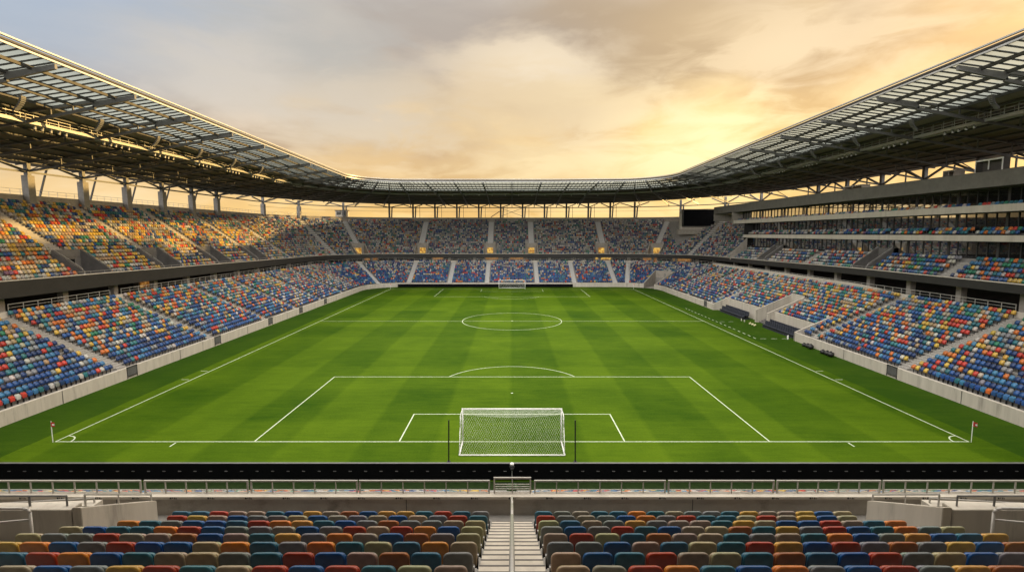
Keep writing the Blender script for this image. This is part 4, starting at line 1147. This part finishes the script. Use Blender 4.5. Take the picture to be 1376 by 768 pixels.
# seat local axes: +y along outward normal, +x along tangent
X = A[:,0:1] + tv[None,:,0]*(ny[:,None]) + tv[None,:,1]*(nx[:,None]) + jit[:,None]*.3
Y = A[:,1:2] - tv[None,:,0]*(nx[:,None]) + tv[None,:,1]*(ny[:,None])
Z = A[:,2:3] + tv[None,:,2] + 0*X
co = np.stack([X,Y,Z], -1).reshape(-1)
lt = np.array([len(q) for q in tf]); flat = np.concatenate([np.array(q) for q in tf]); nLp = len(flat)
loops = (flat[None,:] + (np.arange(K)*nV)[:,None]).reshape(-1).astype(np.int32)
starts = (np.concatenate([[0], np.cumsum(lt)[:-1]])[None,:] + (np.arange(K)*nLp)[:,None]).reshape(-1).astype(np.int32)
me = bpy.data.meshes.new('stadium_seats'); me.vertices.add(K*nV); me.vertices.foreach_set('co', co.astype(np.float32))
me.loops.add(K*nLp); me.loops.foreach_set('vertex_index', loops); me.polygons.add(K*nF); me.polygons.foreach_set('loop_start', starts)
me.update(calc_edges=True)
at = me.attributes.new('seatcol', 'FLOAT_COLOR', 'FACE')
fc = np.ones((K, nF, 4)); fc[:,:,:3] = Cc[:,None,:]; fc[:,-3:,:3] = .03
at.data.foreach_set('color', fc.reshape(-1).astype(np.float32)); me.materials.append(M['seat'])
so = bpy.data.objects.new('stadium_seats', me); COL.objects.link(so)
tag(so, 'thousands of small many-coloured plastic seats filling every tier of the stands', 'seats', None, 'stuff')
CN = {'blue':'blue','navy':'navy','sky':'light blue','teal':'teal','grey':'grey','beige':'beige','pale':'pale','orange':'orange','red':'red','yellow':'yellow','green':'green','tan':'tan','plum':'plum'}
cnt = {'L':0,'R':0}
for (x, y, z, nx_, ny_, c, seg) in solo:
    cnt[seg] += 1; nm = 'left' if seg == 'L' else 'right'
    place_seat(x, y, z, R(90) if seg == 'L' else R(-90), BP[c], '%s front row seat behind the %s pitch wall, %s from the photo edge' % (CN[c], nm, ORD[cnt[seg]]), 'front row seats of the side stands')
print('SEATS', K, len(solo))

# ------------------------------------------------------------------ sun, sky, camera
SUN_AZ, SUN_EL = R(64), R(3.6)           # azimuth measured from +y towards +x
sd = Vector((math.sin(SUN_AZ)*math.cos(SUN_EL), math.cos(SUN_AZ)*math.cos(SUN_EL), math.sin(SUN_EL)))
sl = bpy.data.lights.new('sun', 'SUN'); sl.energy = 5.; sl.angle = R(.6); sl.color = (1., .62, .20)
so = bpy.data.objects.new('sun', sl); COL.objects.link(so); so.rotation_euler = (-sd).to_track_quat('-Z','Y').to_euler()
w = bpy.data.worlds.new('World'); SC.world = w; w.use_nodes = True; nt = w.node_tree; N = nt.nodes; L = nt.links
bg = N['Background']; out = N['World Output']
sky = N.new('ShaderNodeTexSky'); sky.sky_type = 'NISHITA'; sky.sun_disc = False; sky.sun_elevation = SUN_EL; sky.sun_rotation = SUN_AZ
L.new(sky.outputs[0], bg.inputs[0]); bg.inputs[1].default_value = .10
tc = N.new('ShaderNodeTexCoord'); nrm = N.new('ShaderNodeVectorMath'); nrm.operation = 'NORMALIZE'; L.new(tc.outputs['Generated'], nrm.inputs[0])
D = nrm.outputs[0]
sp = N.new('ShaderNodeSeparateXYZ'); L.new(D, sp.inputs[0])
def mt(op, *a, cl=False):
    n = N.new('ShaderNodeMath'); n.operation = op; n.use_clamp = cl
    for i, q in enumerate(a):
        if isinstance(q, (int, float)): n.inputs[i].default_value = q
        else: L.new(q, n.inputs[i])
    return n.outputs[0]
def ramp(sock, pts):
    r = N.new('ShaderNodeValToRGB'); e = r.color_ramp.elements
    while len(e) < len(pts): e.new(.5)
    for q, (p, c) in zip(e, pts): q.position = p; q.color = (*c, 1)
    L.new(sock, r.inputs[0]); return r.outputs[0]
def mixc(f, a, b, mode='MIX'):
    n = N.new('ShaderNodeMixRGB'); n.blend_type = mode
    if isinstance(f, (int, float)): n.inputs[0].default_value = f
    else: L.new(f, n.inputs[0])
    for i, q in ((1,a),(2,b)):
        if isinstance(q, tuple): n.inputs[i].default_value = (*q, 1)
        else: L.new(q, n.inputs[i])
    return n.outputs[0]
def dotd(v):
    n = N.new('ShaderNodeVectorMath'); n.operation = 'DOT_PRODUCT'; L.new(D, n.inputs[0]); n.inputs[1].default_value = v; return n.outputs['Value']
zc_ = mt('MAXIMUM', sp.outputs[2], 0.)
def cloudnoise(scale, squash, loc, detail, rough, dist):
    mp = N.new('ShaderNodeMapping'); mp.inputs['Location'].default_value = loc; mp.inputs['Scale'].default_value = (1, 1, squash); mp.inputs['Rotation'].default_value = (0, R(8), 0)
    L.new(D, mp.inputs[0])
    n = N.new('ShaderNodeTexNoise'); n.inputs['Scale'].default_value = scale; n.inputs['Detail'].default_value = detail; n.inputs['Roughness'].default_value = rough; n.inputs['Distortion'].default_value = dist
    L.new(mp.outputs[0], n.inputs['Vector']); return n
n1 = cloudnoise(2.6, 2.4, (3.1,1.7,.4), 7, .5, .25)
n2 = cloudnoise(4.6, 2.6, (7.7,4.2,1.4), 9, .55, .3)
n3 = cloudnoise(7.5, 3.2, (1.7,9.2,2.4), 8, .55, .5)
# warm side / cool side
az = mt('ADD', mt('MULTIPLY', sp.outputs[0], .42), mt('MULTIPLY', mt('SUBTRACT', .22, zc_), 1.9))
az = mt('ADD', az, mt('MULTIPLY', mt('SUBTRACT', .16, mt('MINIMUM', zc_, .16)), 1.2))
az = mt('ADD', az, .60, cl=True)
base = ramp(az, [(0.,(.31,.36,.42)), (.28,(.41,.37,.32)), (.50,(.56,.43,.27)), (.82,(.68,.445,.18)), (1.,(.73,.48,.17))])
dark = ramp(az, [(0.,(.28,.30,.33)), (.4,(.33,.27,.225)), (1.,(.55,.335,.125))])
lite = ramp(az, [(0.,(.42,.42,.41)), (.45,(.60,.48,.35)), (1.,(.80,.59,.29))])
fd = ramp(n1.outputs[0], [(.44,(0,0,0)), (.60,(1,1,1))]); c = mixc(mt('MULTIPLY', fd, .8), base, dark)
flt = ramp(n2.outputs[0], [(.50,(0,0,0)), (.66,(1,1,1))]); c = mixc(mt('MULTIPLY', flt, .75), c, lite)
f3 = ramp(n3.outputs[0], [(.50,(0,0,0)), (.66,(1,1,1))]); c = mixc(mt('MULTIPLY', f3, .5), c, lite)
# single cloud masses: direction, half width in degrees, colour, strength; edges broken up by the noise
def mass(v, deg, col, k, nz, lo, hi_):
    global c
    a1 = N.new('ShaderNodeVectorMath'); a1.operation = 'SUBTRACT'; L.new(D, a1.inputs[0]); a1.inputs[1].default_value = v
    a2 = N.new('ShaderNodeVectorMath'); a2.operation = 'MULTIPLY'; L.new(a1.outputs[0], a2.inputs[0]); a2.inputs[1].default_value = (1., 1., 2.6)
    a3 = N.new('ShaderNodeVectorMath'); a3.operation = 'LENGTH'; L.new(a2.outputs[0], a3.inputs[0])
    g = N.new('ShaderNodeMapRange'); g.interpolation_type = 'SMOOTHSTEP'; g.inputs['From Min'].default_value = R(deg)*2.1; g.inputs['From Max'].default_value = 0.
    L.new(a3.outputs['Value'], g.inputs['Value']); g = g.outputs[0]
    q = ramp(mt('ADD', nz.outputs[0], mt('MULTIPLY', g, .30)), [(lo,(0,0,0)), (hi_,(1,1,1))])
    c = mixc(mt('MULTIPLY', mt('MULTIPLY', mt('POWER', g, .6), q), k), c, col)
def pdir(u, v):
    f = 683.47; x = (u-688)/f; z = -(v-384)/f; ct, s_ = math.cos(R(5.841)), math.sin(R(5.841))
    return tuple(Vector((x, ct+z*s_, -s_+z*ct)).normalized())
mass(pdir(850,55), 11., (.35,.25,.155), 1., n1, .44, .70)
mass(pdir(760,30), 6., (.36,.27,.18), .9, n2, .48, .70)
mass(pdir(560,50), 12., (.33,.285,.25), .85, n1, .44, .68)
mass(pdir(980,20), 8., (.50,.37,.22), .7, n1, .40, .8)
mass(pdir(80,10), 10., (.29,.35,.44), .9, n2, .35, .7)
mass(pdir(250,60), 8., (.36,.36,.37), .7, n1, .40, .8)
mass(pdir(720,85), 7., (.66,.55,.40), .95, n2, .54, .74)
mass(pdir(1060,68), 7., (.68,.53,.34), .9, n3, .54, .72)
mass(pdir(900,196), 12., (.76,.54,.23), .8, n2, .54, .82)
mass(pdir(930,190), 9., (.84,.68,.38), .95, n3, .56, .78)
mass(pdir(780,150), 9., (.66,.53,.34), .7, n3, .50, .78)
mass(pdir(740,208), 10., (.72,.58,.34), .8, n2, .5, .85)
mass(pdir(400,70), 9., (.36,.35,.33), .8, n3, .48, .74)
mass(pdir(650,150), 9., (.55,.42,.26), .7, n3, .5, .76)
mass(pdir(480,150), 8., (.50,.43,.34), .8, n3, .52, .76)
mass(pdir(320,105), 8., (.50,.45,.39), .7, n2, .5, .8)
# glow low over the far right of the pitch and towards the sun
def glow(v, p, col, k):
    global c
    d = mt('MAXIMUM', dotd(v), 0.); g = mt('POWER', d, p); g = mt('MULTIPLY', g, k)
    c = mixc(g, c, col, 'ADD') if False else mixc(1., c, mixc(g, (0,0,0), col), 'ADD')
v = Vector((.34, .92, .17)).normalized(); glow(tuple(v), 60., (.14,.10,.035), .5)
glow(tuple(Vector((sd.x, sd.y, .10)).normalized()), 16., (.5,.28,.08), 1.0)
glow(tuple(Vector((.90, -.22, .46)).normalized()), 5., (1.1,.74,.38), 1.0)  # broad warm fill out of view on the right, added for the left-hand walls
glow(tuple(Vector((sd.x, sd.y, .06)).normalized()), 120., (5.,3.2,1.3), 1.0)
# overhead sky brightened out of view, added as fill light
hi = ramp(sp.outputs[2], [(.42,(0,0,0)), (.85,(1,1,1))])
c = mixc(hi, c, (2.6,2.42,2.15))
# behind the camera: unseen sky made bright and nearly neutral, added as fill light
bk = N.new('ShaderNodeMapRange'); bk.interpolation_type = 'SMOOTHSTEP'; bk.inputs['From Min'].default_value = .15; bk.inputs['From Max'].default_value = -.6; L.new(sp.outputs[1], bk.inputs['Value'])
c = mixc(bk.outputs[0], c, (2.4,2.3,2.2))
b2 = N.new('ShaderNodeBackground'); L.new(c, b2.inputs[0]); b2.inputs[1].default_value = .98
ms = N.new('ShaderNodeMixShader'); ms.inputs[0].default_value = .93; L.new(bg.outputs[0], ms.inputs[1]); L.new(b2.outputs[0], ms.inputs[2]); L.new(ms.outputs[0], out.inputs[0])

cd = bpy.data.cameras.new('camera'); cd.sensor_width = 36.; cd.lens = 36.*683.47/1376.; cd.clip_end = 9000; cd.clip_start = .1
co_ = bpy.data.objects.new('camera', cd); COL.objects.link(co_); co_.location = (0., -36.50, 15.372); co_.rotation_euler = (R(90-5.841), 0, 0)
SC.camera = co_
SC.view_settings.view_transform = 'Standard'; SC.view_settings.look = 'None'; SC.view_settings.gamma = 1.; SC.view_settings.exposure = .64; SC.view_settings.use_curve_mapping = False
SC.render.engine = 'CYCLES'; SC.cycles.max_bounces = 6; SC.cycles.diffuse_bounces = 3; SC.cycles.glossy_bounces = 3; SC.cycles.transparent_max_bounces = 12; SC.cycles.transmission_bounces = 4
SC.cycles.use_denoising = True; SC.cycles.caustics_reflective = False; SC.cycles.caustics_refractive = False
for o in bpy.data.objects:
    if '_w' in o: del o['_w']
